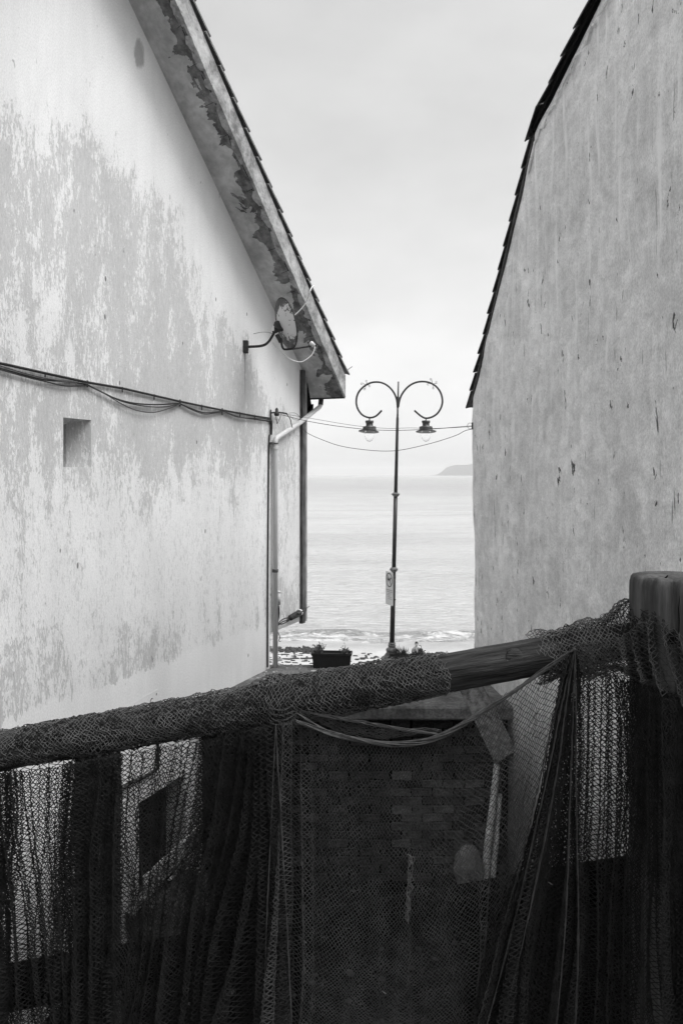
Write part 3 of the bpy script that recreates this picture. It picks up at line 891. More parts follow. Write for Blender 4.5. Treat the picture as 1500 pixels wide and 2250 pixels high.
fq = np.stack([idx[:-1, :-1], idx[1:, :-1], idx[1:, 1:], idx[:-1, 1:]], -1).reshape(-1, 4).tolist()
nb = len(verts)                                      # seaward return of the wall
for j in range(nsz):
    e = V[j, -1]; verts.append((e[0] - 0.004, -0.5, e[2]))
for j in range(nsz - 1):
    fq.append((idx[j, -1], idx[j + 1, -1], nb + j + 1, nb + j))
me.from_pydata(verts, [], fq)
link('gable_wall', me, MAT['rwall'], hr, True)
g = G()
pl = [(-12.9, -5.3), (-0.05, -5.3)] + [(s, zr(s) - 0.25) for s in (-0.05, -3.4, -3.6, -8.0, -12.9)]
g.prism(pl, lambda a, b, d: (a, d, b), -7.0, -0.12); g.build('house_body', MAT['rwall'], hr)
def rslab(name, s_list, dz0, dz1, y0, y1, mat):
    g = G()
    poly = [(s, zr(s) + dz0) for s in s_list] + [(s, zr(s) + dz1) for s in reversed(s_list)]
    g.prism(poly, lambda a, b, d: (a, d, b), y0, y1)
    return g.build(name, mat, hr)
rslab('verge_mortar', [0.12, -1.2, -2.4, -3.54], -0.06, 0.02, -7.2, 0.030, MAT['rtile'])
rslab('verge_soffit', [-3.56, -5.0, -8.0, -13.2], -0.05, 0.03, -7.2, 0.055, MAT['dark'])
tm1 = tile_mesh('verge_tile', 0.50, 0.24, 0.034, 0.03, MAT['rtile'])
tm2 = tile_mesh('verge_tile', 0.56, 0.26, 0.03, 0.09, MAT['rtile'])
def put_tiles(s_hi, s_lo, step, mesh, ln, yy_, lift, tilt=0.12):
    s1 = s_hi
    while s1 > s_lo:
        sl_ = (zr(s1 - 0.3) - zr(s1)) / 0.3
        th = math.atan(sl_)
        st = s1 - ln * math.cos(th)
        o = link('roof_tile', mesh, None, hr)
        o.location = (st, yy_, zr(s1) + sl_ * (s1 - st) + lift)
        o.rotation_euler = (0, th - tilt + random.uniform(-0.015, 0.015), random.uniform(-0.02, 0.02))
        s1 -= step
put_tiles(0.34, -3.35, 0.315, tm1, 0.50, -0.062, 0.03, 0.10)
put_tiles(-3.42, -7.6, 0.46, tm2, 0.56, -0.035, 0.03, 0.03)
g = G()
g.prism([(0.25, zr(0.25) + 0.02), (-3.5, zr(-3.5) + 0.02), (-3.5, zr(-3.5) + 0.07), (0.25, zr(0.25) + 0.07)], lambda a, b, d: (a, d, b), -7.2, -0.17)
g.prism([(-3.45, zr(-3.55) + 0.03), (-8, zr(-8) + 0.03), (-13.2, zr(-13.2) + 0.03), (-13.2, zr(-13.2) + 0.1), (-8, zr(-8) + 0.1), (-3.45, zr(-3.55) + 0.1)], lambda a, b, d: (a, d, b), -7.2, -0.12)
g.build('roof_covering', MAT['rtile'], hr)
# crumbled mortar run under the verge
g = G()
s = -3.3
while s > -8:
    L_ = random.uniform(0.15, 0.45)
    pts = [(s - L_ * t, 0.02 + random.uniform(0, 0.015), zr(s - L_ * t) - 0.16 - random.uniform(0, 0.10)) for t in (0, 0.33, 0.66, 1)]
    g.tube(pts, [0.004, 0.02, 0.02, 0.004], 5); s -= L_ * random.uniform(0.7, 1.1)
tag(g.build('mortar_crumb', MAT['rwall'], hr), kind='stuff')

# ================================================================ satellite dish
wp = on_wall(537, 762, 0.0)
axis = Vector((0.86, 0.42, 0.26)).normalized()
cen = px(626, 711, 13.85) - axis * 0.075
wb = LW(wp.x, 0.0, wp.z)
dish = empty('satellite_dish', wb)
tag(dish, 'rusty satellite dish on a black wall arm below the left eaves', 'satellite dish')
def rel(p): return Vector(p) - wb
quat = axis.to_track_quat('Z', 'Y')
Rd = 0.445
g = G(); n, m_ = 36, 10
vs = []; fs = []
for lay in (0, 1):
    for i in range(m_ + 1):
        r_ = Rd * i / m_ if i else 0.002
        z_ = 0.22 * (r_ / Rd) ** 2 * Rd * 1.0 - (0.008 if lay == 0 else 0.0)
        for k in range(n):
            a = 2 * math.pi * k / n
            wv = 1 + (0.012 * math.sin(5 * a + 1) + 0.01 * math.sin(11 * a) if i == m_ else 0)
            vs.append((r_ * wv * 0.92 * math.cos(a), r_ * wv * math.sin(a), z_))
for lay in (0, 1):
    b = lay * (m_ + 1) * n
    for i in range(m_):
        for k in range(n):
            q = (b + i * n + k, b + i * n + (k + 1) % n, b + (i + 1) * n + (k + 1) % n, b + (i + 1) * n + k)
            fs.append(q if lay else q[::-1])
for k in range(n):
    fs.append((m_ * n + k, m_ * n + (k + 1) % n, (m_ + 1) * n + m_ * n + (k + 1) % n, (m_ + 1) * n + m_ * n + k))
g.add(vs, fs)
# dish axes: local y is up in the dish plane
up = (Vector((0, 0, 1)) - axis * axis.z).normalized(); rt = up.cross(axis).normalized()
mat4 = Matrix((rt, up, axis)).transposed().to_4x4()
ref_ = g.build('reflector', MAT['dish'], dish, True)
ref_.matrix_local = Matrix.Translation(rel(cen)) @ mat4
g = G()                                              # rolled rim
ring = [(Rd * 0.92 * math.cos(2 * math.pi * k / 40), Rd * math.sin(2 * math.pi * k / 40), 0.22 * Rd) for k in range(41)]
g.tube(ring, 0.012, 6, False)
rim = g.build('rim', MAT['iron'], dish, True); rim.matrix_local = Matrix.Translation(rel(cen)) @ mat4
back = cen - axis * 0.05
a0 = LW(wp.x, 0.02, wp.z); a1 = LW(wp.x + 0.0, 0.34, wp.z - 0.0); a2 = LW(wp.x + 0.02, 0.47, wp.z + 0.07); a3 = px(604, 727, a2.y)
arm = G().tube([rel(p) for p in spline([a0, a1, a2, a3], 5)], 0.024, 8).build('wall_arm', MAT['iron'], dish, True)
G().box(rel(a0) + Vector((-0.05, -0.05, -0.11)), rel(a0) + Vector((0.05, 0.05, 0.11))).build('wall_plate', MAT['iron'], dish, bevel=0.006)
gg = G(); gg.tube([rel(a3), rel(a3.lerp(back, 0.6)), rel(back)], [0.05, 0.07, 0.09], 8)
gg.tube([rel(px(598, 728, 13.8)), rel(px(625, 722, 13.82))], 0.035, 6); gg.tube([rel(px(608, 735, 13.8)), rel(px(617, 752, 13.8))], 0.04, 6)
gg.build('clamp_bracket', MAT['iron'], dish)
G().tube([rel(px(600, 716, 13.78)), rel(px(600, 727, 13.78))], 0.022, 6).build('clamp_nut', MAT['ceramic'], dish)
f0, f1, f2, f3 = px(617, 742, 13.85), px(621, 764, 13.86), px(634, 767, 13.86), px(683, 760, 13.95)
G().tube([rel(p) for p in spline([f0, f1, f2, f3], 5)], 0.018, 7).build('feed_arm', MAT['iron'], dish, True)
lnb = G(); c_ = px(686, 756, 13.95)
lnb.lathe([(0.02, -0.06), (0.035, -0.05), (0.04, 0.0), (0.045, 0.03), (0.03, 0.05)], rel(c_), (-0.75, -0.3, 0.55), 12)
lnb.build('feed_horn', MAT['ceramic'], dish, True)
G().tube([rel(px(688, 757, 13.95)), rel(px(696, 760, 13.95))], 0.02, 6).build('feed_clip', MAT['iron'], dish)
# white coax
cb = G().tube(spline([px(692, 762, 13.93), px(686, 778, 13.92), px(672, 790, 13.9), px(660, 795, 13.9), px(645, 792, 13.9), px(630, 784, 13.88), px(612, 768, 13.86), px(598, 752, 13.85)], 6), [0.009] * 43, 6).build('coax_cable', MAT['wcable'], None, True)
tag(cb, 'white coax cable looping from the dish feed back to the wall', 'cable')
cb = G().tube(spline([px(645, 694, 13.7), px(662, 678, 13.68), px(674, 660, 13.66), px(684, 632, 13.64), LW(0.4, OV + 0.08, zj(0.4) + FH + 0.12)], 6), 0.010, 6).build('coax_cable', MAT['wcable'], None, True)
tag(cb, 'white coax cable rising from the dish over the roof verge', 'cable')
cb = G().tube(spline([LW(*[(on_wall(557, 733).x), 0.004, on_wall(557, 733).z]), LW(on_wall(568, 730).x, 0.05, on_wall(568, 730).z), px(590, 730, 13.9), px(600, 734, 13.8)], 6), 0.004, 5).build('thin_wire', MAT['cable2'], None, True)
tag(cb, 'thin wire from a wall nail to the satellite dish clamp', 'cable')

# ================================================================ cables along the left wall
cab = empty('wall_cable_run', LW(wallS(300), 0.03, wallZ(300, 857)), ANG)
tag(cab, 'black cable run with drooping loops clipped across the left gable wall', 'cable')
org = Vector((wallS(300), -0.03, wallZ(300, 857)))
def cw(u, v, o=0.03): return on_wall(u, v, o) - org
main = [(-20, 795), (10, 801), (95, 820), (188, 840), (265, 853), (335, 869), (392, 882), (440, 892), (485, 901), (524, 908), (556, 914), (590, 919)]
G().tube([cw(u, v) for u, v in main], 0.017, 7).build('main_cable', MAT['cable'], cab, True)
for u, v in main[2:-1]:
    big = u in (188, 392, 485)
    a = cw(u, v + (-3 if not big else -4)); b = cw(u, v + (9 if not big else 11))
    G().tube([a, b], 0.013 if big else 0.009, 5).build('clip', MAT['iron'], cab)
loops = [[(-20, 806), (40, 822), (95, 835), (150, 838), (187, 846)], [(-20, 808), (50, 828), (100, 840), (140, 848), (187, 847)],
         [(-20, 800), (60, 824), (120, 836), (187, 843)],
         [(190, 847), (220, 862), (250, 876), (290, 886), (340, 889), (390, 886)], [(190, 847), (222, 863), (262, 882), (310, 892), (352, 894), (390, 888)],
         [(190, 847), (225, 866), (262, 888), (295, 902), (330, 906), (360, 899), (390, 888)],
         [(393, 888), (412, 896), (440, 906), (465, 906), (484, 902)], [(393, 888), (420, 902), (448, 910), (484, 904)],
         [(486, 903), (505, 913), (524, 918), (550, 919), (575, 920), (590, 924)], [(486, 903), (520, 916), (556, 921), (588, 926)]]
for k, lp in enumerate(loops):
    G().tube(spline([cw(u, v, 0.035 + 0.006 * (k % 3)) for u, v in lp], 6), (0.011, 0.008, 0.007)[k % 3], 5).build('looped_cable', MAT['cable'] if k % 3 != 2 else MAT['cable2'], cab, True)
for k, off in enumerate((0, 4, 7)):                   # tails turning down beside the pipe
    G().tube(spline([cw(584 + off * 0.3, 919), cw(590 + off * 0.4, 924 - off * 0.2), cw(592 + off * 0.35, 938), cw(591 + off * 0.4, 955)], 5), 0.011, 5).build('looped_cable', MAT['cable'], cab, True)
dc = G().tube([on_wall(590, 955, 0.02), on_wall(588.5, 980, 0.02), on_wall(587, 1150, 0.02), on_wall(586, 1300, 0.02), on_wall(585.5, 1466, 0.02)], 0.016, 6).build('down_cable', MAT['cable'], None, True)
dc.parent = None; dc.location = (PL[0], PL[1], 0); dc.rotation_euler = (0, 0, ANG)
tag(dc, 'black cable running down the wall beside the white drainpipe', 'cable')
# bracket with insulator where the wires leave
br = empty('wire_bracket', LW(wallS(594), 0.0, wallZ(594, 905)), ANG)
tag(br, 'black wire bracket with white insulator beside the drainpipe elbow', 'bracket')
ob = Vector((wallS(594), 0, wallZ(594, 905)))
def bw2(u, v, o=0.06): return on_wall(u, v, o) - ob
G().tube([bw2(592.5, 900, 0.02), bw2(593.5, 955, 0.02)], 0.014, 6).build('strap', MAT['iron'], br)
G().tube([bw2(592, 907, 0.03), bw2(601, 906, 0.09)], 0.018, 6).build('stub', MAT['iron'], br)
b0 = bw2(598.5, 911, 0.09)
G().lathe([(0.012, 0.16), (0.028, 0.13), (0.03, 0.08), (0.05, 0.06), (0.05, 0.02), (0.03, 0.0)], b0 + Vector((0, 0, -0.03)), n=10).build('cap', MAT['iron'], br, True)
G().lathe([(0.02, -0.10), (0.032, -0.09), (0.034, -0.03), (0.026, -0.02)], b0, n=10).build('insulator', MAT['ceramic'], br, True)
G().tube(spline([b0 + Vector((0, 0, -0.1)), b0 + Vector((0.02, 0, -0.17)), b0 + Vector((0.1, -0.02, -0.05)), b0 + Vector((0.12, -0.03, 0.03))], 5), 0.006, 5).build('jumper', MAT['cable'], br, True)
G().tube(spline([bw2(616, 908, 0.12), bw2(625, 920, 0.12), bw2(628, 932, 0.12), bw2(630, 941, 0.12)], 5), 0.009, 5).build('jumper', MAT['cable'], br, True)
G().tube(spline([bw2(622, 908, 0.12), bw2(634, 908, 0.14), bw2(645, 917, 0.14), bw2(643, 923, 0.14), bw2(632, 921, 0.12), bw2(624, 912, 0.12)], 6), 0.004, 5).build('jumper', MAT['cable'], br, True)
G().tube([bw2(600, 906, 0.09), bw2(610, 907, 0.10), bw2(619, 909, 0.11)], 0.015, 6).build('strain_clamp', MAT['iron'], br)

# wires over the alley
WR = px(1037, 936, 14.95)
def wire(name, pts, r, mat, label):
    o = G().tube(spline(pts, 10), r, 5).build(name, mat, None, True)
    return tag(o, label, 'wire')
wire('overhead_wire', [px(618, 908, 14.85), px(700, 922, 14.9), px(780, 935, 14.95), px(850, 941, 14.97), px(900, 940, 14.97), px(960, 941, 14.97), px(1038, 935, 14.96)], 0.0038, MAT['cable2'], 'thinnest wire strung across the alley, uppermost of the three')
wire('overhead_wire', [px(618, 911, 14.88), px(670, 924, 14.9), px(740, 936, 14.93), px(810, 943.5, 14.95), px(870, 945.5, 14.96), px(940, 943, 14.96), px(985, 940, 14.96), px(1038, 937, 14.96)], 0.0055, MAT['cable'], 'thicker wire strung across the alley in front of the lamp hoods')
low = [px(664, 941, 16.0), px(675, 951, 15.9), px(700, 963, 15.7), px(745, 979, 15.4), px(800, 988, 15.2), px(850, 991, 15.1), px(890, 987, 15.0), px(950, 973, 15.0), px(1000, 957, 14.98), px(1022, 946, 14.97), px(1041, 942, 14.97)]
wire('overhead_wire', low, 0.0055, MAT['cable'], 'lowest sagging wire looping across the alley below the lamp globes')
wb2 = empty('wire_anchor', px(1038, 935, 14.97))
tag(wb2, 'small black wire anchor on the corner of the right house', 'bracket')
q0 = px(1038, 935, 14.97)
G().box((-0.015, -0.04, -0.07), (0.05, 0.04, 0.06)).build('anchor_block', MAT['iron'], wb2, bevel=0.004)
cr = [Vector((-0.045 + 0.055 * math.cos(a), 0, -0.005 + 0.055 * math.sin(a))) for a in np.linspace(0, 2 * math.pi, 25)]
G().tube(cr, 0.004, 5, False).build('wire_coil', MAT['cable2'], wb2, True)

# cable joint and fittings low on the jetty
cj = empty('cable_joint', LW(wallS(630), 0.05, wallZ(630, 1350)), ANG)
tag(cj, 'black tapered cable joint box strapped under the jettied wall corner', 'cable joint')
oc = Vector((wallS(630), -0.05, wallZ(630, 1350)))
def jw(u, v, o=0.08): return on_wall(u, v, o) - oc
G().tube([jw(628, 1360), jw(630, 1357), jw(651, 1346), jw(662, 1339), jw(664, 1337)], [0.03, 0.06, 0.065, 0.045, 0.02], 10).build('joint_body', MAT['cable'], cj, True)
G().tube([jw(638.5, 1347, 0.15), jw(649, 1343, 0.15)], 0.016, 6).build('label_strip', MAT['cable2'], cj)
G().tube([jw(648.5, 1346.5, 0.08), jw(651, 1345, 0.08)], 0.070, 10).build('strap', MAT['pvc'], cj)
G().tube([jw(663, 1338), jw(672, 1331.5)], 0.007, 5).build('tail', MAT['cable'], cj)
for k, pts in enumerate(([(628, 1358), (619, 1358), (608, 1364), (602, 1372)], [(628, 1362), (618, 1368), (610, 1371), (602, 1371)], [(628, 1359), (621, 1363), (612, 1366), (602, 1374)])):
    G().tube(spline([jw(u, v) for u, v in pts], 5), 0.012, 5).build('lead', MAT['cable'], cj, True)
G().tube(spline([jw(601, 1330), jw(603, 1345), jw(600.5, 1372), jw(600.5, 1398)], 5), [0.035] * 4 + [0.03] * 4 + [0.025] * 4 + [0.02] * 4, 6).build('bundle', MAT['cable'], cj, True)
G().tube(spline([jw(602, 1388), jw(607, 1400), jw(604, 1407), jw(608, 1409)], 5), 0.008, 5).build('lead', MAT['cable'], cj, True)
jb = empty('junction_tube', LW(wallS(605), 0.06, wallZ(605, 1315)), ANG)
tag(jb, 'short white plastic tube on the wall right of the drainpipe', 'conduit')
G().tube([(0, 0, wallZ(605, 1328) - wallZ(605, 1315)), (0, 0, wallZ(605, 1302) - wallZ(605, 1315))], 0.045, 12).build('tube', MAT['pvc'], jb, True)
G().lathe([(0.05, 0), (0.05, 0.02), (0.03, 0.035)], (0, 0, wallZ(605, 1302) - wallZ(605, 1315)), n=12).build('tube_cap', MAT['pvc'], jb, True)

# cable on the low wall seen through the net
cb = G().tube(spline([LW(on_wall(u, v).x, 0.03, on_wall(u, v).z) for u, v in ((255, 1745), (280, 1722), (310, 1708), (336, 1692), (343, 1680), (343, 1615))], 5), 0.022, 6).build('wall_pipe', MAT['iron'], None, True)
tag(cb, 'dark bent pipe on the low wall above the window, seen through net', 'pipe')

# ================================================================ street lamp
LB = Vector((0.984, 15.66, TZ)); LT = px(875, 838, 15.66)
lamp = empty('street_lamp', LB)
tag(lamp, 'double-armed iron street lamp with ring arms and clear globes', 'street lamp')
lax = (LT - LB).normalized(); LH = (LT - LB).length
mpp = 15.66 / F
def lh(v): return (1452 - v) * mpp
G().lathe([(0.17, 0.0), (0.17, 0.05), (0.15, 0.10), (0.10, 0.17), (0.115, 0.19), (0.115, 0.23), (0.085, 0.25), (0.072, 0.27)], (0, 0, 0), lax, 22).build('base', MAT['lampl'], lamp, True)
G().lathe([(0.072, lh(1424)), (0.062, lh(1422)), (0.075, lh(1420.5)), (0.078, lh(1417)), (0.06, lh(1416)), (0.07, lh(1414.5)), (0.068, lh(1412.5)), (0.05, lh(1411.5))], (0, 0, 0), lax, 18).build('base_collar', MAT['lampl'], lamp, True)
G().lathe([(0.050, lh(1412)), (0.047, lh(1330)), (0.042, lh(1256))], (0, 0, 0), lax, 16).build('lower_shaft', MAT['lamp'], lamp, True)
G().lathe([(0.045, lh(1257)), (0.06, lh(1255)), (0.085, lh(1251)), (0.08, lh(1249.5)), (0.06, lh(1247.5)), (0.04, lh(1246))], (0, 0, 0), lax, 18).build('shaft_collar', MAT['lampl'], lamp, True)
G().lathe([(0.041, lh(1247)), (0.040, lh(1088))], (0, 0, 0), lax, 16).build('middle_shaft', MAT['lamp'], lamp, True)
G().lathe([(0.045, lh(1091)), (0.07, lh(1088)), (0.083, lh(1086)), (0.078, lh(1084.5)), (0.06, lh(1083)), (0.04, lh(1082))], (0, 0, 0), lax, 18).build('shaft_collar', MAT['lampl'], lamp, True)
G().lathe([(0.036, lh(1083)), (0.027, lh(918)), (0.020, lh(916)), (0.022, lh(911)), (0.018, lh(909)), (0.020, lh(893))], (0, 0, 0), lax, 16).build('upper_shaft', MAT['lamp'], lamp, True)
G().lathe([(0.024, lh(895)), (0.03, lh(884)), (0.034, lh(876)), (0.016, lh(870)), (0.016, lh(838))], (0, 0, 0), lax, 14).build('finial_rod', MAT['lamp'], lamp, True)
z5 = lambda x, y: px(740 + x / 4.6875, 800 + y / 4.6875, 15.66) - LB
armL = [(624, 440), (616, 370), (590, 300), (540, 236), (475, 195), (405, 183), (335, 196), (265, 240), (215, 305), (199, 385), (215, 460), (262, 522), (333, 550), (400, 535), (462, 476)]
armR = [(632, 440), (645, 370), (672, 305), (728, 236), (800, 192), (880, 178), (955, 190), (1020, 228), (1066, 290), (1086, 370), (1075, 440), (1036, 505), (980, 543), (915, 556), (860, 530), (797, 476)]
for arm_, cx_, sgn in ((armL, 335, 1), (armR, 916, -1)):
    a_ = G().tube(spline([z5(x, y) for x, y in arm_], 5), 0.0195, 9).build('ring_arm', MAT['lamp'], lamp, True)
    # lantern under the ring
    top = z5(cx_, 552)
    ln = G().lathe([(0.012, 0.0), (0.012, -0.045), (0.03, -0.05), (0.080, -0.056), (0.084, -0.085), (0.068, -0.118), (0.070, -0.160), (0.125, -0.172), (0.132, -0.19), (0.132, -0.235), (0.14, -0.25)],
                   top, (0, 0, 1), 22).build('lantern_body', MAT['lamp'], lamp, True)
    G().lathe([(0.14, -0.248), (0.20, -0.268), (0.20, -0.280), (0.10, -0.268)], top, (0.03 * sgn + 0.03, 0.10, 1), 26).build('lantern_brim', MAT['lamp'], ln, True)
    G().lathe([(0.094, -0.262), (0.098, -0.30), (0.094, -0.35), (0.078, -0.41), (0.05, -0.45), (0.015, -0.468)], top, (0, 0, 1), 22).build('globe', MAT['globe'], ln, True)
    cs = ((255, 205, 1), (305, 172, -1), (338, 228, 1), (285, 255, -1)) if cx_ == 335 else ((965, 158, 1), (1025, 185, -1), (938, 210, 1), (992, 245, -1))
    for x, y, sg in cs:
        pts = [z5(x + (4 + 1.3 * k) * math.cos(k * 0.75 * sg), y + (4 + 1.3 * k) * math.sin(k * 0.75 * sg)) + Vector((0, -0.01, 0)) for k in range(8)]
        mid = z5(296, 214) if cx_ == 335 else z5(982, 203)
        pts.append(pts[-1].lerp(mid, 0.35)); pts.append(pts[-1].lerp(mid, 0.7))
        G().tube(pts, 0.005, 5).build('scroll', MAT['lampl'], a_, True)

# sign plate on the post: no dogs
sg = empty('sign_plate', px(857, 1330, 15.55))
tag(sg, 'white no dogs sign plate fixed edge-on to the lamp post', 'sign')
sx = Vector((0.46, -0.888, 0)).normalized()          # left-to-right along the plate as read
sx = Vector((0.40, -0.9165, 0))
sz = Vector((0, 0, 1)); sn = Vector((-0.9165, -0.40, 0))
so = px(855.5, 1293, 15.55) - px(857, 1330, 15.55)
W_, H_ = 0.155, 0.325
def sp(a, b, d=0.0): return so + sx * a + sz * b + sn * d
def plate(poly, d0, d1, name, mat, parent, bevel=0):
    g = G(); g.prism(poly, sp, d0, d1); return g.build(name, mat, parent, bevel=bevel)
rc = 0.03
poly = []
for cx_, cz_, a0_ in ((W_ - rc, H_ - rc, 0), (-W_ + rc, H_ - rc, 90), (-W_ + rc, -H_ + rc, 180), (W_ - rc, -H_ + rc, 270)):
    for k in range(5):
        a = R(a0_ + k * 22.5); poly.append((cx_ + rc * math.cos(a), cz_ + rc * math.sin(a)))
pb = plate(poly, 0.0, 0.006, 'plate', MAT['sign'], sg)
g = G()                                              # ring and bar
cz = 0.165; r0, r1 = 0.118, 0.140
vs = []; fs = []
for k in range(40):
    a = 2 * math.pi * k / 40
    vs += [sp(r0 * math.cos(a), cz + r0 * math.sin(a), 0.009), sp(r1 * math.cos(a), cz + r1 * math.sin(a), 0.009)]
for k in range(40): fs.append((2 * k, 2 * k + 1, (2 * k + 3) % 80, (2 * k + 2) % 80))
c45 = math.cos(R(45))
fs_b = len(vs)
for a, b in ((-r0 * c45 - 0.007, r0 * c45 - 0.007), (-r0 * c45 + 0.007, r0 * c45 + 0.007), (r0 * c45 + 0.007, -r0 * c45 + 0.007), (r0 * c45 - 0.007, -r0 * c45 - 0.007)):
    vs.append(sp(a, cz + b, 0.0095))
fs.append((fs_b, fs_b + 1, fs_b + 2, fs_b + 3))
g.add(vs, fs); g.build('prohibition_ring', MAT['signink'], pb)
dogp = [(-0.085, 0.030), (-0.075, 0.012), (-0.066, -0.05), (-0.052, -0.05), (-0.048, -0.012), (0.022, -0.012), (0.028, -0.05), (0.042, -0.05), (0.046, 0.0), (0.052, 0.022), (0.085, 0.026), (0.085, 0.042), (0.062, 0.058), (0.046, 0.06), (0.034, 0.028), (-0.055, 0.024), (-0.08, 0.05)]
g = G(); g.add([sp(a, cz + b, 0.0085) for a, b in dogp], [tuple(range(len(dogp)))]); g.build('dog_pictogram', MAT['bag'], pb)
for k, (w0, w1, zz_, hh) in enumerate(((-0.13, 0.12, -0.03, 0.016), (-0.10, 0.13, -0.065, 0.014), (-0.06, 0.08, -0.10, 0.010), (-0.11, 0.02, -0.13, 0.009), (-0.07, 0.10, -0.165, 0.009), (-0.05, 0.08, -0.20, 0.009))):
    x0 = w0; g = G()
    while x0 < w1:                                   # lettering far too small to read
        x1 = x0 + random.uniform(0.012, 0.03); g.add([sp(x0, zz_ - hh * 0.8, 0.008), sp(x1, zz_ - hh * 0.8, 0.008), sp(x1, zz_ + hh * 0.5, 0.008), sp(x0, zz_ + hh * 0.5, 0.008)], [(0, 1, 2, 3)]); x0 = x1 + 0.006
    g.build('print_line', MAT['signtext'], pb)
for cz_ in (0.22, -0.2): G().tube([sp(0.09, cz_, -0.0), sp(0.16, cz_, -0.05)], 0.012, 6).build('post_clip', MAT['iron'], sg)

# ================================================================ planters and plants on the terrace
def planter(x0, x1, y0, h, rz, label):
    cx_, L_ = (x0 + x1) / 2, (x1 - x0)
    e = empty('planter_trough', (cx_, y0 + 0.13, TZ), rz)
    tag(e, label, 'planter', 'troughs on the terrace edge')
    a, b, ta, tb = L_ / 2 - 0.035, 0.105, L_ / 2 - 0.012, 0.128
    g = G()
    w = 0.014
    vs = [(-a, -b, 0), (a, -b, 0), (a, b, 0), (-a, b, 0), (-ta, -tb, h), (ta, -tb, h), (ta, tb, h), (-ta, tb, h),
          (-ta + w, -tb + w, h), (ta - w, -tb + w, h), (ta - w, tb - w, h), (-ta + w, tb - w, h), (-a, -b + w, 0.06), (a, -b + w, 0.06), (a, b - w, 0.06), (-a, b - w, 0.06)]
    fs = [(0, 3, 2, 1)] + [(k, (k + 1) % 4, 4 + (k + 1) % 4, 4 + k) for k in range(4)] + [(4 + k, 4 + (k + 1) % 4, 8 + (k + 1) % 4, 8 + k) for k in range(4)] \
        + [(8 + k, 8 + (k + 1) % 4, 12 + (k + 1) % 4, 12 + k) for k in range(4)] + [(12, 13, 14, 15)]
    g.add(vs, fs); g.build('trough', MAT['planter'], e, bevel=0.006)
    g = G(); o_ = 0.016
    for (p, q) in (((-ta - o_, -tb - o_, h - 0.035), (ta + o_, -tb - 0.001, h + 0.004)), ((-ta - o_, tb + 0.001, h - 0.035), (ta + o_, tb + o_, h + 0.004)),
                   ((-ta - o_, -tb, h - 0.035), (-ta - 0.001, tb, h + 0.004)), ((ta + 0.001, -tb, h - 0.035), (ta + o_, tb, h + 0.004))):
        g.box(p, q)
    g.build('rim', MAT['planter'], e)
    g = G(); g.box((-ta + 0.016, -tb + 0.016, h - 0.09), (ta - 0.016, tb - 0.016, h - 0.03)); g.build('soil', MAT['soil'], e)
    return e
p1 = (px(685, 1462, 15.1).x, px(773, 1462, 15.1).x)
planter(p1[0], p1[1], 15.0, 0.285, R(-4), 'black trough planter nearest the drainpipe, with two small plants')
p2 = (px(853, 1462, 14.9).x, px(951, 1462, 14.9).x)
planter(p2[0], p2[1], 14.82, 0.255, R(-5), 'black trough planter of grasses in front of the lamp base')

def leafy(name, base, h, spread, n, label, mat, cat='plant', blade=False, group=None, stems=None):
    e = empty(name, base); tag(e, label, cat, group)
    gs, gl = G(), G()
    ns = stems or max(3, n // 14)
    tips = []
    for k in range(ns):
        a = random.uniform(0, 6.283); r_ = spread * random.random() ** 0.6
        t = Vector((r_ * math.cos(a), r_ * math.sin(a) * 0.6, h * random.uniform(0.55, 1.0)))
        b0_ = Vector((t.x * 0.35, t.y * 0.35, 0)); mid = b0_.lerp(t, 0.5) + Vector((random.uniform(-.02, .02), random.uniform(-.02, .02), 0.01))
        gs.tube([b0_, mid, t], [0.004, 0.003, 0.0015], 4); tips.append((b0_, mid, t))
    for k in range(n):
        b0_, mid, t = random.choice(tips); q = random.random()
        p = b0_.lerp(mid, q * 2) if q < 0.5 else mid.lerp(t, q * 2 - 1)
        p = p + Vector((random.gauss(0, 0.012), random.gauss(0, 0.012), random.gauss(0, 0.008)))
        d = Vector((random.gauss(0, 1), random.gauss(0, 1), random.gauss(0.5, 0.7))).normalized()
        if blade: d = Vector((random.gauss(0, 0.35), random.gauss(0, 0.35), 1)).normalized()
        s_ = d.cross(Vector((random.gauss(0, 1), random.gauss(0, 1), random.gauss(0, 1)))).normalized()
        l_ = random.uniform(0.02, 0.045) if not blade else random.uniform(0.05, 0.13); w_ = l_ * (0.28 if not blade else 0.035)
        gl.add([p, p + d * l_ * 0.5 + s_ * w_, p + d * l_, p + d * l_ * 0.5 - s_ * w_], [(0, 1, 2, 3)])
    gs.build('stem', mat, e); gl.build('leaves', mat, e)
    return e
ptop = TZ + 0.25
yb = 15.13
leafy('potted_plant', px(701, 1430, yb).xy.to_3d() + Vector((0, 0, ptop)), 0.21, 0.13, 340, 'bushy little plant at the left end of the first trough', MAT['leaf'], group='plants in the troughs', stems=22)
leafy('potted_plant', px(758, 1430, yb).xy.to_3d() + Vector((0, 0, ptop)), 0.13, 0.10, 170, 'small sparse plant at the right end of the first trough', MAT['leaf'], group='plants in the troughs', stems=12)
g_e = leafy('potted_plant', px(757, 1430, yb).xy.to_3d() + Vector((0.0, 0.02, ptop)), 0.26, 0.03, 6, 'thin bare stalk standing in the first trough beside the small plant', MAT['leaf'], group='plants in the troughs', stems=2)
ptop2 = TZ + 0.215
leafy('potted_plant', px(880, 1430, 14.95).xy.to_3d() + Vector((0, 0, ptop2)), 0.15, 0.20, 420, 'low tuft of dark grass at the left of the second trough', MAT['leaf2'], blade=True, group='plants in the troughs', stems=30)
leafy('potted_plant', px(925, 1430, 14.95).xy.to_3d() + Vector((0, 0, ptop2)), 0.13, 0.20, 380, 'low tuft of dark leaves at the right of the second trough', MAT['leaf2'], group='plants in the troughs', stems=30)

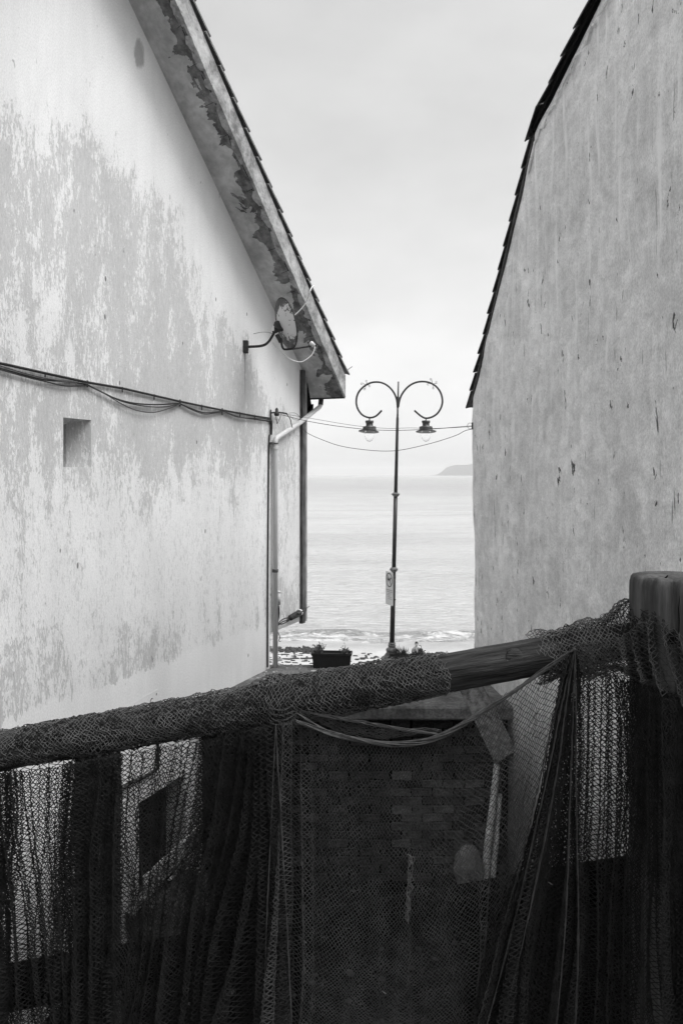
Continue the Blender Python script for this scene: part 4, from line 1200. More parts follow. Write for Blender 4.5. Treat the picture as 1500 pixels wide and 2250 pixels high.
# scraps blown onto the terrace
g = G()
def scrap(u, v, r_):
    Yk = F * (EYE - TZ) / (v - 1043); p = px(u, v, Yk)
    n = 6; a0_ = random.uniform(0, 6)
    pts = [(p.x + r_ * random.uniform(0.6, 1.3) * math.cos(a0_ + k * 1.047), p.y + r_ * random.uniform(0.6, 1.3) * math.sin(a0_ + k * 1.047), TZ + random.uniform(0.004, 0.016)) for k in range(n)]
    g.add(pts + [(p.x, p.y, TZ + 0.012)] + [(x, y, TZ + 0.003) for x, y, z in pts], [(k, (k + 1) % n, n) for k in range(n)] + [(k, n + 1 + k, n + 1 + (k + 1) % n, (k + 1) % n) for k in range(n)])
for u, v, r_ in ((688, 1475, 0.05), (692, 1474, 0.035), (583, 1477, 0.03), (601, 1478, 0.03), (607, 1476, 0.03), (566, 1490, 0.025), (579, 1486, 0.02), (585, 1484, 0.025), (606, 1459, 0.03), (612, 1462, 0.03)):
    scrap(u, v, r_)
for k in range(12): scrap(random.uniform(704, 745), random.uniform(1464, 1470), random.uniform(0.02, 0.04))
for k in range(16): scrap(random.uniform(575, 680), random.uniform(1462, 1490), random.uniform(0.008, 0.018))
tag(g.build('leaf_litter', MAT['litter']), 'pale dry leaf scraps scattered over the terrace paving', 'leaves', kind='stuff')

# ================================================================ person on the beach
Yp = 34.8
gz = sand_z(Yp)
pb_ = Vector((px(915.3, 1414, Yp).x, Yp, gz))
person = empty('person', pb_)
tag(person, 'person in a light open jacket on the beach behind the second trough', 'person')
HGT = px(0, 1409.5, Yp).z - gz
k_ = HGT / 1.75
def skinmesh(name, vs, es, rs, mat, parent, root=0, sub=2):
    me = bpy.data.meshes.new(name); me.from_pydata([tuple(Vector(v) * k_) for v in vs], es, [])
    o = link(name, me, mat, parent)
    md = o.modifiers.new('skin', 'SKIN'); md.use_smooth_shade = True
    for i, r_ in enumerate(rs):
        rr = r_ if isinstance(r_, tuple) else (r_, r_)
        o.data.skin_vertices[0].data[i].radius = (rr[0] * k_, rr[1] * k_)
    o.data.skin_vertices[0].data[root].use_root = True
    sb = o.modifiers.new('sub', 'SUBSURF'); sb.levels = sub; sb.render_levels = sub
    return o
# pelvis, waist, chest, neck base, neck, head, crown | arms bent to the chest | legs
pv = [(0, 0, 0.95), (0, 0, 1.12), (0, 0, 1.32), (0, 0, 1.43), (0, -0.01, 1.50), (-0.01, -0.03, 1.58), (-0.02, -0.035, 1.67),
      (-0.18, 0, 1.39), (-0.24, -0.03, 1.14), (-0.08, -0.21, 1.13), (0.01, -0.22, 1.17),
      (0.18, 0, 1.39), (0.25, -0.02, 1.13), (0.16, -0.22, 1.20), (0.09, -0.25, 1.26),
      (-0.09, 0, 0.90), (-0.10, -0.01, 0.50), (-0.10, 0.02, 0.08), (-0.10, -0.12, 0.03),
      (0.09, 0, 0.90), (0.10, -0.02, 0.50), (0.11, 0.02, 0.08), (0.12, -0.12, 0.03)]
pe = [(0, 1), (1, 2), (2, 3), (3, 4), (4, 5), (5, 6), (3, 7), (7, 8), (8, 9), (9, 10), (3, 11), (11, 12), (12, 13), (13, 14), (0, 15), (15, 16), (16, 17), (17, 18), (0, 19), (19, 20), (20, 21), (21, 22)]
pr = [(0.14, 0.10), (0.13, 0.09), (0.155, 0.10), 0.10, 0.055, (0.075, 0.095), (0.065, 0.08), 0.06, 0.045, 0.036, 0.03, 0.06, 0.045, 0.036, 0.03, 0.085, 0.058, 0.042, 0.035, 0.085, 0.058, 0.042, 0.035]
skinmesh('body', pv, pe, pr, MAT['skin'], person)
jv = [pv[0], pv[1], pv[2], (0, 0, 1.42), pv[7], pv[8], (-0.10, -0.19, 1.13), pv[11], pv[12], (0.17, -0.20, 1.19)]
skinmesh('jacket', jv, [(0, 1), (1, 2), (2, 3), (3, 4), (4, 5), (5, 6), (3, 7), (7, 8), (8, 9)], [(0.175, 0.13), (0.165, 0.125), (0.18, 0.125), (0.11, 0.10), 0.085, 0.068, 0.055, 0.085, 0.068, 0.055], MAT['jacket'], person)
tv = [(0, 0, 0.92), pv[15], pv[16], (-0.10, 0.02, 0.10), pv[19], pv[20], (0.11, 0.02, 0.10)]
skinmesh('trousers', tv, [(0, 1), (1, 2), (2, 3), (0, 4), (4, 5), (5, 6)], [(0.155, 0.12), 0.10, 0.075, 0.06, 0.10, 0.075, 0.06], MAT['trousers'], person)
g = G()
vs = []; fs = []; n, m_ = 16, 7
for i in range(m_):
    th = math.pi * 0.56 * i / (m_ - 1)
    for k in range(n):
        a = 2 * math.pi * k / n
        front = math.sin(a) < -0.2
        tt = th * (0.62 if front else 1.0)
        vs.append((-0.015 + 0.088 * math.sin(tt) * math.cos(a), -0.028 + 0.108 * math.sin(tt) * math.sin(a), 1.645 + 0.105 * math.cos(tt)))
fs = [(i * n + k, i * n + (k + 1) % n, (i + 1) * n + (k + 1) % n, (i + 1) * n + k) for i in range(m_ - 1) for k in range(n)]
g.add([Vector(v) * k_ for v in vs], fs); g.build('hair', MAT['hair'], person, True)
g = G(); g.add([Vector(v) * k_ for v in ((-0.045, -0.118, 1.42), (-0.015, -0.122, 1.43), (0.055, -0.135, 1.12), (0.02, -0.135, 1.11))], [(0, 1, 2, 3)]); g.build('shirt_front', MAT['shirt'], person)
g = G()                                              # nose, eyes, mouth, ears
g.lathe([(0.012, 0), (0.002, 0.03)], Vector((-0.03, -0.115, 1.60)) * k_, (-0.3, -1, 0), 6); g.build('nose', MAT['skin'], person, True)
g = G()
for ex in (-0.055, 0.0): g.lathe([(0.009, 0), (0.004, 0.006)], Vector((ex, -0.118 if ex < -0.03 else -0.115, 1.628)) * k_, (0, -1, 0), 6)
g.box(Vector((-0.052, -0.122, 1.552)) * k_, Vector((-0.008, -0.10, 1.560)) * k_); g.build('eyes_and_mouth', MAT['hair'], person)
g = G()
for ex in (-0.088, 0.068): g.lathe([(0.008, -0.03), (0.016, 0.0), (0.008, 0.03)], Vector((ex, -0.02, 1.60)) * k_, (0, 0, 1), 6)
g.build('ears', MAT['skin'], person, True)
bg = empty('shoulder_bag', pb_ + Vector((0.17, -0.25, 1.24)) * k_)
tag(bg, 'dark bag held up against the chest of the person on the beach', 'bag')
g = G(); g.lathe([(0.03, -0.17), (0.085, -0.15), (0.10, -0.05), (0.10, 0.08), (0.07, 0.16), (0.02, 0.18)], (0, 0, 0), (0.15, 0, 1), 12); g.build('bag_body', MAT['bag'], bg, True)
G().tube(spline([Vector((0.03, 0.0, 0.15)), Vector((0.02, 0.08, 0.27)), Vector((-0.04, 0.2, 0.26))], 5), 0.012, 6).build('bag_strap', MAT['bag'], bg, True)

# ================================================================ things in the low yard
pk = empty('timber_plank', px(1105, 1660, 12.6))
tag(pk, 'broad lichen-spotted plank leaning against the block wall behind the net', 'plank')
A0, A1 = px(1030, 1500, 12.62), px(1108, 1660, 12.55)
o0 = px(1105, 1660, 12.6)
dv = (A1 - A0).normalized(); sv = Vector((0, -1, 0)).cross(dv).normalized()
def pq(l, w, t): return A0 - o0 + dv * l + sv * w + Vector((0, -1, 0)) * t
ll = (A1 - A0).length
g = G(); hw = 0.185
corner = [(-0.12, -hw, 0), (-0.12, hw, 0), (ll, hw + 0.02, 0), (ll + 0.05, -hw, 0)]
g.add([pq(*c) for c in corner] + [pq(c[0], c[1], 0.055) for c in corner], [(0, 1, 2, 3), (7, 6, 5, 4), (0, 4, 5, 1), (1, 5, 6, 2), (2, 6, 7, 3), (3, 7, 4, 0)])
g.build('board', MAT['plank'], pk, bevel=0.01)
g = G()
for sd in (-1, 1):
    g.tube([pq(-0.12, sd * (hw - 0.012), 0.06), pq(ll, sd * (hw - 0.004), 0.06)], 0.014, 5)
g.build('batten', MAT['plank'], pk)
for k, (u0, v0, u1, v1, r_, lb) in enumerate(((1092, 1680, 1060, 1972, 0.062, 'longer pale stripped pole leaning on the block wall, left of its pair'), (1098, 1745, 1079, 1966, 0.048, 'shorter pale stripped pole leaning on the block wall, right of its pair'))):
    a, b = px(u0, v0, 12.66), px(u1, v1, 12.40)
    b.z = -4.95; 
    po = empty('wooden_pole', b); tag(po, lb, 'pole', 'poles leaning on the block wall')
    L_ = a - b
    pts = [L_ * (i / 8) + Vector((random.uniform(-.006, .006), 0, 0)) for i in range(9)]
    G().tube(pts, [r_ * (1.08 - 0.035 * i) for i in range(9)], 9).build('shaft', MAT['pole'], po, True)
g = G()
def boulder(c, r, sc, seed, name, mat, label, flat=0.8):
    bm = bmesh.new(); bmesh.ops.create_icosphere(bm, subdivisions=3, radius=1)
    rg = random.Random(seed)
    ph = [(rg.uniform(1, 3), rg.uniform(0, 6), Vector((rg.gauss(0, 1), rg.gauss(0, 1), rg.gauss(0, 1))).normalized()) for _ in range(7)]
    for v in bm.verts:
        d = 1 + sum(0.07 * math.sin(f * 3 * v.co.dot(a) + p) for f, p, a in ph)
        v.co = Vector((v.co.x * sc[0], v.co.y * sc[1], v.co.z * sc[2])) * d * r
    me = bpy.data.meshes.new(name); bm.to_mesh(me); bm.free()
    o = link(name, me, mat, None, True); o.location = c
    return tag(o, label, 'stone')
boulder(px(1030, 1915, 12.35), 0.23, (1.0, 0.8, 1.55), 3, 'boulder', MAT['stone2'], 'rounded pale boulder at the foot of the block wall beside poles')
boulder(px(340, 2010, 11.3), 0.42, (1.2, 0.9, 0.9), 5, 'boulder', MAT['stone'], 'large rough boulder under the low window of the pale house')
boulder(px(420, 1985, 12.1), 0.36, (0.9, 0.8, 1.2), 6, 'boulder', MAT['stone'], 'rough boulder against the wall corner right of the low window')
g = G()
for k in range(260):
    x, y = random.uniform(-3.6, 2.7), random.uniform(8.6, 12.6); r_ = random.uniform(0.015, 0.06)
    if random.random() < 0.5: continue
    g.lathe([(r_ * 0.9, -0.02), (r_, r_ * 0.15), (r_ * random.uniform(0.2, 0.7), r_ * 0.5)], (x, y, -4.95), (random.uniform(-.3, .3), random.uniform(-.3, .3), 1), 5)
tag(g.build('rubble', MAT['stone']), 'loose stony rubble over the dark yard floor', 'rubble', kind='stuff')
bd = empty('timber_plank', px(318, 1950, 11.05))
tag(bd, 'pale narrow board slanting across the foot of the low window opening', 'plank')
b0_, b1_ = px(312, 1952, 11.12) - px(318, 1950, 11.05), px(440, 1832, 12.35) - px(318, 1950, 11.05)
dz_ = Vector((0, 0, 1)); nn_ = ENL * 0.05
hgt_ = Vector((0, 0, 0.165))
g = G(); g.add([b0_, b1_, b1_ + hgt_, b0_ + hgt_, b0_ + nn_, b1_ + nn_, b1_ + hgt_ + nn_, b0_ + hgt_ + nn_], [(0, 1, 2, 3), (7, 6, 5, 4), (0, 4, 5, 1), (1, 5, 6, 2), (2, 6, 7, 3), (3, 7, 4, 0)])
g.build('board', MAT['plank'], bd, bevel=0.008)
lean = empty('timber_beam', px(400, 1850, 11.4))
tag(lean, 'dark timber beam slanting below the low window sill', 'beam')
ob_ = px(400, 1850, 11.4)
G().tube([px(285, 2010, 10.95) - ob_, px(330, 1958, 11.15) - ob_, px(438, 1835, 11.8) - ob_], 0.085, 6).build('shaft', MAT['trim'], lean)

# ================================================================ log fence
FY = 1.90
PXM = FY / F
def fx(u, y=FY): return (u - 750) / F * FY          # photo columns on the fence plane
def fz(v): return EYE - (v - 1043) / F * FY
fence = empty('log_fence', (0.0, FY, -0.02))
tag(fence, 'rough log fence with two rails and thick posts in front of the drop', 'fence')
fo = Vector((0, FY, -0.02))
def rail_line(v_at0, name, r, mat, y=FY, u0=-160, u1=1660, seed=1):
    rg = random.Random(seed)
    a, b = px(u0, v_at0 - 0.175 * u0, y), px(u1, v_at0 - 0.175 * u1, y)
    d = (b - a); L_ = d.length
    e = empty('tmp'); bpy.data.objects.remove(e)
    g = G(); n, m_ = 26, 90
    vs = []
    for i in range(m_ + 1):
        t = i / m_; x = t * L_
        for k in range(n):
            an = 2 * math.pi * k / n
            rr = r * (1 + 0.05 * math.sin(x * 5 + 1) + 0.03 * math.sin(3 * an + x * 6) + 0.02 * math.sin(7 * an + x * 11 + 2) + rg.uniform(-0.012, 0.012))
            vs.append((x, rr * math.cos(an), rr * math.sin(an)))
    fs = [(i * n + k, (i + 1) * n + k, (i + 1) * n + (k + 1) % n, i * n + (k + 1) % n) for i in range(m_) for k in range(n)]
    fs += [tuple(range(n)), tuple(range(m_ * n, m_ * n + n))[::-1]]
    g.add(vs, fs)
    o = g.build(name, mat, fence, True)
    xa = d.normalized(); ya = Vector((0, 1, 0)); za = xa.cross(ya)
    o.matrix_local = Matrix.Translation(a - fo) @ Matrix((xa, ya, za)).transposed().to_4x4()
    return o
top_rail = rail_line(1650, 'rail', 0.0425, MAT['rail'], FY, seed=4)
rail_line(2172, 'rail', 0.050, MAT['damp_shade'], FY + 0.06, seed=9)
# chips and a knot on the bare stretch of the top rail
g = G()
for u, v, w, h in ((1018, 1436, 9, 2.2), (1030, 1433, 12, 2.5), (1058, 1424, 6, 2), (1140, 1410, 14, 2.5), (1150, 1407, 8, 3.2), (1128, 1419, 3, 3), (1107, 1443, 2.5, 4), (1072, 1432, 4, 2), (1085, 1429, 3, 2), (1000, 1444, 5, 1.5)):
    ring = []
    for q in np.linspace(0, 5.6, 8):
        uu = u + w * 0.5 * math.cos(q) * random.uniform(0.7, 1.1); v2 = v + h * 0.45 * math.sin(q) * random.uniform(0.6, 1.2) - 0.175 * w * 0.5 * math.cos(q)
        hh_ = (1650 - 0.175 * uu - v2) * PXM
        ring.append(Vector((fx(uu), FY - math.sqrt(max(0.0438 ** 2 - hh_ * hh_, 1e-5)), fz(v2))) - fo)
    g.add(ring + [p + Vector((0, 0.006, -0.002)) for p in ring], [tuple(range(8))] + [(k, (k + 1) % 8, 8 + (k + 1) % 8, 8 + k) for k in range(8)])
tag(g.build('bark_chip', MAT['chip'], fence), kind='stuff')
kt = px(1131, 1449, FY - 0.040) - fo
G().lathe([(0.026, -0.01), (0.022, -0.001), (0.012, 0.001), (0.004, -0.003)], kt, (0, -1, 0.1), 14).build('knot', MAT['rail'], fence, True)
def post(u, Yp_, r, ztop, seed):
    rg = random.Random(seed)
    c = px(u, 1043, Yp_); 
    g = G(); n = 40
    rows = [(-0.02, 1.0)] + [(z, 1.0) for z in np.linspace(0.1, ztop - 0.03, 40)] + [(ztop - 0.018, 0.995), (ztop - 0.006, 0.965), (ztop, 0.92), (ztop + 0.003, 0.6), (ztop + 0.004, 0.02)]
    vs = []
    for z, q in rows:
        for k in range(n):
            an = 2 * math.pi * k / n
            rr = r * q * (1 + 0.02 * math.sin(2 * an + 1) + 0.012 * math.sin(9 * an + 2 * z) + 0.008 * math.sin(17 * an + 5 * z))
            vs.append((rr * math.cos(an), rr * math.sin(an), z))
    m_ = len(rows)
    fs = [(i * n + k, i * n + (k + 1) % n, (i + 1) * n + (k + 1) % n, (i + 1) * n + k) for i in range(m_ - 1) for k in range(n)]
    g.add(vs, fs)
    o = g.build('post', MAT['post'], fence, True)
    o.location = Vector((c.x, Yp_, 0)) - fo
    return o, Vector((c.x, Yp_, 0)) - fo
ztop = px(0, 1268, 1.83).z
po_, pc = post(1478, 1.86, 0.095, ztop, 2)
post(215, 2.03, 0.055, 0.955, 3)
# drying split down the face and over the top, and a knot hole
c0 = Vector((px(1478, 1043, 1.86).x, 1.86, 0)) - fo
def on_post(u, v, d=0.002):
    x = px(u, v, 1.77).x
    dx = x - px(1478, 1043, 1.86).x
    yv = 1.86 - math.sqrt(max(0.0951 ** 2 - dx * dx, 0)) - d
    return Vector((px(u, v, yv).x, yv, px(u, v, yv).z)) - fo
G().tube([on_post(1433, 1287, 0.0), on_post(1434, 1294, 0.0), on_post(1433, 1320, 0.0), on_post(1435, 1350, 0.0), on_post(1437, 1385, 0.0)], [0.003, 0.0045, 0.0035, 0.004, 0.001], 5).build('drying_split', MAT['crack'], po_).matrix_parent_inverse = Matrix.Translation(-pc)
zt2 = ztop + 0.0215
G().tube([Vector((c0.x - 0.042, c0.y - 0.060, zt2 - 0.001)), Vector((c0.x - 0.035, c0.y - 0.05, zt2)), Vector((c0.x - 0.01, c0.y + 0.0, zt2 + 0.001))], [0.003, 0.003, 0.001], 5).build('drying_split', MAT['crack'], po_).matrix_parent_inverse = Matrix.Translation(-pc)
G().lathe([(0.012, -0.004), (0.014, 0.002), (0.006, 0.003)], on_post(1478, 1402, -0.001), (0, -1, 0), 10).build('knot_hole', MAT['crack'], po_).matrix_parent_inverse = Matrix.Translation(-pc)

for u_, va, vb in ((1405, 1300, 1420), (1418, 1330, 1460), (1452, 1300, 1380), (1462, 1360, 1520), (1492, 1310, 1470), (1425, 1296, 1330)):
    G().tube([on_post(u_ + random.uniform(-1.5, 1.5), va + (vb - va) * t / 6, -0.0004) for t in range(7)], [0.0003, 0.0011, 0.0014, 0.0012, 0.0015, 0.0010, 0.0003], 4).build('drying_split', MAT['crack'], po_).matrix_parent_inverse = Matrix.Translation(-pc)
# ================================================================ fishing nets (twine by twine)
def twine_mesh(name, P, E, rad, mat, parent, origin):
    P = np.asarray(P, float); E = np.asarray(E)
    a = P[E[:, 0]]; b = P[E[:, 1]]
    d = b - a; L_ = np.linalg.norm(d, axis=1)
    ok = (L_ > 1e-5) & (L_ < 0.08)
    a, b, d, L_ = a[ok], b[ok], d[ok], L_[ok]
    d = d / L_[:, None]
    a = a - d * rad * 0.4; b = b + d * rad * 0.4
    ref = np.where(np.abs(d[:, 2:3]) < 0.8, np.array([[0, 0, 1.0]]), np.array([[1.0, 0, 0]]))
    e1 = np.cross(d, ref); e1 /= np.linalg.norm(e1, axis=1)[:, None]
    e2 = np.cross(d, e1)
    n = len(a)
    V = np.zeros((n, 6, 3))
    for k in range(3):
        an = 2 * math.pi * k / 3 + 0.5
        off = (e1 * math.cos(an) + e2 * math.sin(an)) * rad
        V[:, k] = a + off; V[:, 3 + k] = b + off
    V = V.reshape(-1, 3) - np.array(origin)[None, :]
    base = (np.arange(n) * 6)[:, None, None]
    Fq = np.array([[0, 1, 4, 3], [1, 2, 5, 4], [2, 0, 3, 5]])[None] + base
    Fq = Fq.reshape(-1, 4)
    me = bpy.data.meshes.new(name)
    me.vertices.add(len(V)); me.vertices.foreach_set('co', V.ravel())
    me.loops.add(Fq.size); me.loops.foreach_set('vertex_index', Fq.ravel().astype(np.int32))
    me.polygons.add(len(Fq)); me.polygons.foreach_set('loop_start', (np.arange(len(Fq)) * 4).astype(np.int32))
    me.polygons.foreach_set('use_smooth', [True] * len(Fq))
    me.update(calc_edges=True)
    return link(name, me, mat, parent)

def lattice(La, Lb, w, h):
    ni, nj = int(La / w) + 1, int(Lb / (h / 2)) + 1
    j, i = np.meshgrid(np.arange(nj), np.arange(ni), indexing='ij')
    a = (i + 0.5 * (j % 2)) * w; b = j * h / 2
    idx = np.arange(ni * nj).reshape(nj, ni)
    E = [np.stack([idx[:-1].ravel(), idx[1:].ravel()], 1)]
    ev = np.arange(0, nj - 1, 2); od = np.arange(1, nj - 1, 2)
    E.append(np.stack([idx[ev][:, 1:].ravel(), idx[ev + 1][:, :-1].ravel()], 1))
    E.append(np.stack([idx[od][:, :-1].ravel(), idx[od + 1][:, 1:].ravel()], 1))
    return a.ravel(), b.ravel(), np.concatenate(E)

WC, HC, RAD = 0.0112, 0.0122, 0.00092

def panel(name, top, bot, La, lam, amp, mat, parent, origin, y0=FY - 0.055, seed=0, sag=None, w=WC, h=HC, rad=RAD, jit=0.0012, keep=None, Lb=None):
    """top/bot: lists of (q, u, v, y offset); amp: list of (q, amplitude at top, at bottom)"""
    tq, tu, tv, ty = [np.array(c, float) for c in zip(*top)]
    bq, bu, bv, by = [np.array(c, float) for c in zip(*bot)]
    aq, a0, a1 = [np.array(c, float) for c in zip(*amp)]
    Lb = Lb or np.hypot((tu.mean() - bu.mean()), (bv.mean() - tv.mean())) * PXM
    a, b, E = lattice(La, Lb, w, h)
    q = np.clip(a / La, 0, 1); t = np.clip(b / Lb, 0, 1)
    U = np.interp(q, tq, tu) * (1 - t) + np.interp(q, bq, bu) * t
    Vv = np.interp(q, tq, tv) * (1 - t) + np.interp(q, bq, bv) * t
    yo = np.interp(q, tq, ty) * (1 - t) + np.interp(q, bq, by) * t
    if sag is not None: Vv = Vv + sag(q, t)
    if La > 0.6 and lam < 0.12: U = U + (26 * vnoise(q * 5.5, t * 1.8, seed + 6) + 12 * vnoise(q * 13, t * 3.1, seed + 8)) * np.sin(math.pi * np.clip(t * 0.75, 0, 0.5))
    A = np.interp(q, aq, a0) * (1 - t) + np.interp(q, aq, a1) * t
    A = A * np.clip(0.95 + 0.85 * vnoise(a * 5.5 + 3, t * 1.1, seed + 9), 0.15, 2)
    ph = 2 * math.pi * (a / lam) + 4.2 * vnoise(a * 5, t * 0.9, seed) + 1.5 * vnoise(a * 13, t * 1.7, seed + 1)
    px_ = fx(U) + A * 0.55 * np.sin(2 * ph + 0.7) + 0.006 * vnoise(a * 14, b * 5, seed + 2)
    py_ = y0 + yo + A * np.sin(ph) + 0.004 * vnoise(a * 20, b * 9, seed + 3)
    pz_ = fz(Vv) + 0.010 * vnoise(a * 8, b * 5, seed + 4) * np.minimum(1, t * 6)
    # nothing passes in front of the lens or into the rail
    P = np.stack([px_, py_, pz_], 1) + rng.normal(0, jit, (len(a), 3)) * np.array([1, 0.6, 1])
    if keep is not None:
        k = keep(U, Vv); E = E[k[E[:, 0]] & k[E[:, 1]]]
    return twine_mesh(name, P, E, rad, mat, parent, origin)

def wrap(name, u0, u1, mat, parent, origin, v_at0=1650, r0=0.050, seed=0, turns=(-2.2, 3.0), w=WC * 0.9, h=HC * 0.9, lump=None, jit=0.0022, rad=RAD * 1.15):
    """net lying round the log; angle 0 faces the lens, positive goes over the top"""
    a_, b_ = px(u0, v_at0 - 0.175 * u0, FY), px(u1, v_at0 - 0.175 * u1, FY)
    d = b_ - a_; L_ = d.length; xa = d / L_; ya = Vector((0, -1, 0)); za = Vector((0, 0, 1)) - xa * xa.z; za.normalize()
    a, b, E = lattice(L_, (turns[1] - turns[0]) * r0, w, h)
    an = turns[0] + b / r0
    r = r0 + 0.004 * vnoise(a * 12, an * 1.5, seed) + 0.003 * vnoise(a * 45, an * 5, seed + 1)
    u = u0 + (u1 - u0) * a / L_
    if lump is not None: r = r + lump(u, an)
    sl = 0.010 * vnoise(a * 7, an * 1.2, seed + 5)
    base = np.array(a_)[None] + np.array(xa)[None] * (a + sl)[:, None]
    P = base + np.array(ya)[None] * (r * np.cos(an))[:, None] + np.array(za)[None] * (r * np.sin(an))[:, None]
    P = P + rng.normal(0, jit, P.shape)
    rag = 16 * vnoise(an * 2.2, an * 0 + 1, seed + 7) + 7 * vnoise(an * 7, an * 0 + 2, seed + 8) + 4 * rng.normal(0, 1, len(an))
    k = (u < u1 - 22 + rag) & (u > u0 + 18 + rag)
    E = E[k[E[:, 0]] & k[E[:, 1]]]
    return twine_mesh(name, P, E, rad, mat, parent, origin)

def bundle(name, pts, n, R0, rad, mat, parent, origin, seed=0, steps=10):
    """a loose hank of twines following a curve"""
    C = spline(pts, steps); rg = random.Random(seed)
    g = G()
    for s in range(n):
        p0 = rg.uniform(0, 6.28); f = rg.uniform(1.5, 4.5); rr = R0 * math.sqrt(rg.random())
        P = []
        for i, c in enumerate(C):
            t = i / (len(C) - 1); a = p0 + f * t * 4
            ed = 0.45 + 0.55 * math.sin(math.pi * min(max(t, 0.02), 0.98)) ** 0.6
            P.append(c + Vector((rg.gauss(0, 0.0007), rr * ed * math.cos(a), rr * ed * math.sin(a))) - Vector(origin))
        g.tube(P, rad, 4)
    return g.build(name, mat, parent, True)

F3 = lambda u, v, yo=-0.06: Vector((fx(u), FY + yo, fz(v)))
# --- the net that covers the left of the rail
n1o = (fx(300), FY, 0.0)
net1 = empty('fishing_net', n1o)
tag(net1, 'dark fishing net wrapped over the left of the log rail and hanging down', 'fishing net', 'nets hung on the fence')
lump1 = lambda u, an: 0.010 * np.exp(-((u - 612) / 32) ** 2) - 0.004 * np.exp(-((u - 640) / 8) ** 2) + 0.003 * np.exp(-((u - 480) / 60) ** 2) + 0.008 * np.clip((u - 540) / 60, 0, 1) * np.clip((1000 - u) / 120, 0, 1)
wrap('rail_wrap', -150, 1008, MAT['net4'], net1, n1o, seed=3, lump=lump1, r0=0.0470, jit=0.0014, w=0.0092, h=0.0104, rad=0.00095)
wrap('rail_wrap', -150, 965, MAT['net'], net1, n1o, seed=21, lump=lump1, r0=0.0440, w=WC * 1.05, h=HC)
panel('hanging_net', [(0, -120, 1690, 0), (0.20, 60, 1680, 0), (0.5, 330, 1630, 0), (0.62, 440, 1612, 0), (0.74, 540, 1590, 0.0), (1, 618, 1562, -0.02)],
      [(0, -140, 2360, 0), (0.2, 95, 2360, 0), (0.5, 270, 2360, 0), (0.62, 330, 2360, 0), (0.74, 410, 2360, 0), (0.86, 500, 2360, -0.02), (1, 640, 2360, -0.03)],
      1.95, 0.105, [(0, 0.012, 0.02), (0.15, 0.004, 0.01), (0.3, 0.010, 0.018), (0.5, 0.005, 0.010), (0.62, 0.012, 0.018), (0.8, 0.02, 0.03), (1, 0.012, 0.03)],
      MAT['net'], net1, n1o, seed=41)
panel('hanging_net', [(0, -120, 1692, 0), (0.3, 20, 1684, 0), (0.36, 170, 1660, 0), (0.52, 265, 1640, 0), (0.58, 445, 1612, 0), (1, 612, 1566, 0)],
      [(0, -140, 2360, 0), (0.34, 90, 2360, 0), (0.5, 240, 2360, 0), (0.62, 350, 2360, 0), (1, 640, 2360, 0)],
      1.9, 0.07, [(0, 0.02, 0.03), (0.3, 0.012, 0.02), (0.5, 0.015, 0.02), (0.6, 0.01, 0.02), (1, 0.015, 0.03)],
      MAT['net'], net1, n1o, y0=FY - 0.02, seed=57)
panel('hanging_net', [(0, -120, 1692, 0), (1, 66, 1680, 0)], [(0, -140, 2360, 0), (1, 40, 2360, 0)], 0.75, 0.05, [(0, 0.02, 0.03), (1, 0.015, 0.02)], MAT['net'], net1, n1o, y0=FY - 0.04, seed=83, Lb=0.74)
panel('hanging_net', [(0, 150, 1665, 0), (1, 275, 1640, 0)], [(0, 120, 2360, 0), (1, 262, 2360, 0)], 0.55, 0.05, [(0, 0.012, 0.02), (1, 0.012, 0.02)], MAT['net'], net1, n1o, y0=FY - 0.045, seed=87, Lb=0.76)
# --- the slack net hung between the two knots
n2o = (fx(900), FY, 0.0)
net2 = empty('fishing_net', n2o)
tag(net2, 'slack middle fishing net sagging in a swag between two tied gathers', 'fishing net', 'nets hung on the fence')
swag = [(0, 612, 1562, -0.03), (0.10, 655, 1562, -0.02), (0.22, 720, 1588, -0.01), (0.35, 800, 1610, 0), (0.48, 880, 1616, 0), (0.6, 950, 1603, 0), (0.72, 1020, 1566, 0), (0.84, 1110, 1508, 0), (0.93, 1180, 1455, -0.01), (1.0, 1238, 1406, -0.03)]
panel('hanging_net', swag, [(0, 575, 2350, -0.04), (0.08, 640, 2350, -0.02), (0.2, 690, 2350, 0), (0.5, 850, 2350, 0.0), (0.8, 1010, 2350, 0), (0.92, 1040, 2350, -0.01), (1, 1000, 2350, -0.03)],
      0.98, 0.16, [(0, 0.012, 0.035), (0.10, 0.008, 0.03), (0.2, 0.001, 0.004), (0.5, 0.0, 0.004), (0.75, 0.0, 0.006), (0.9, 0.004, 0.02), (1, 0.010, 0.028)],
      MAT['net2'], net2, n2o, seed=73, Lb=0.90, w=0.0122, h=0.0118, rad=0.00082, jit=0.0010,
      sag=lambda q, t: 55 * np.sin(math.pi * q) * np.sin(math.pi * np.minimum(t * 1.2, 1)))
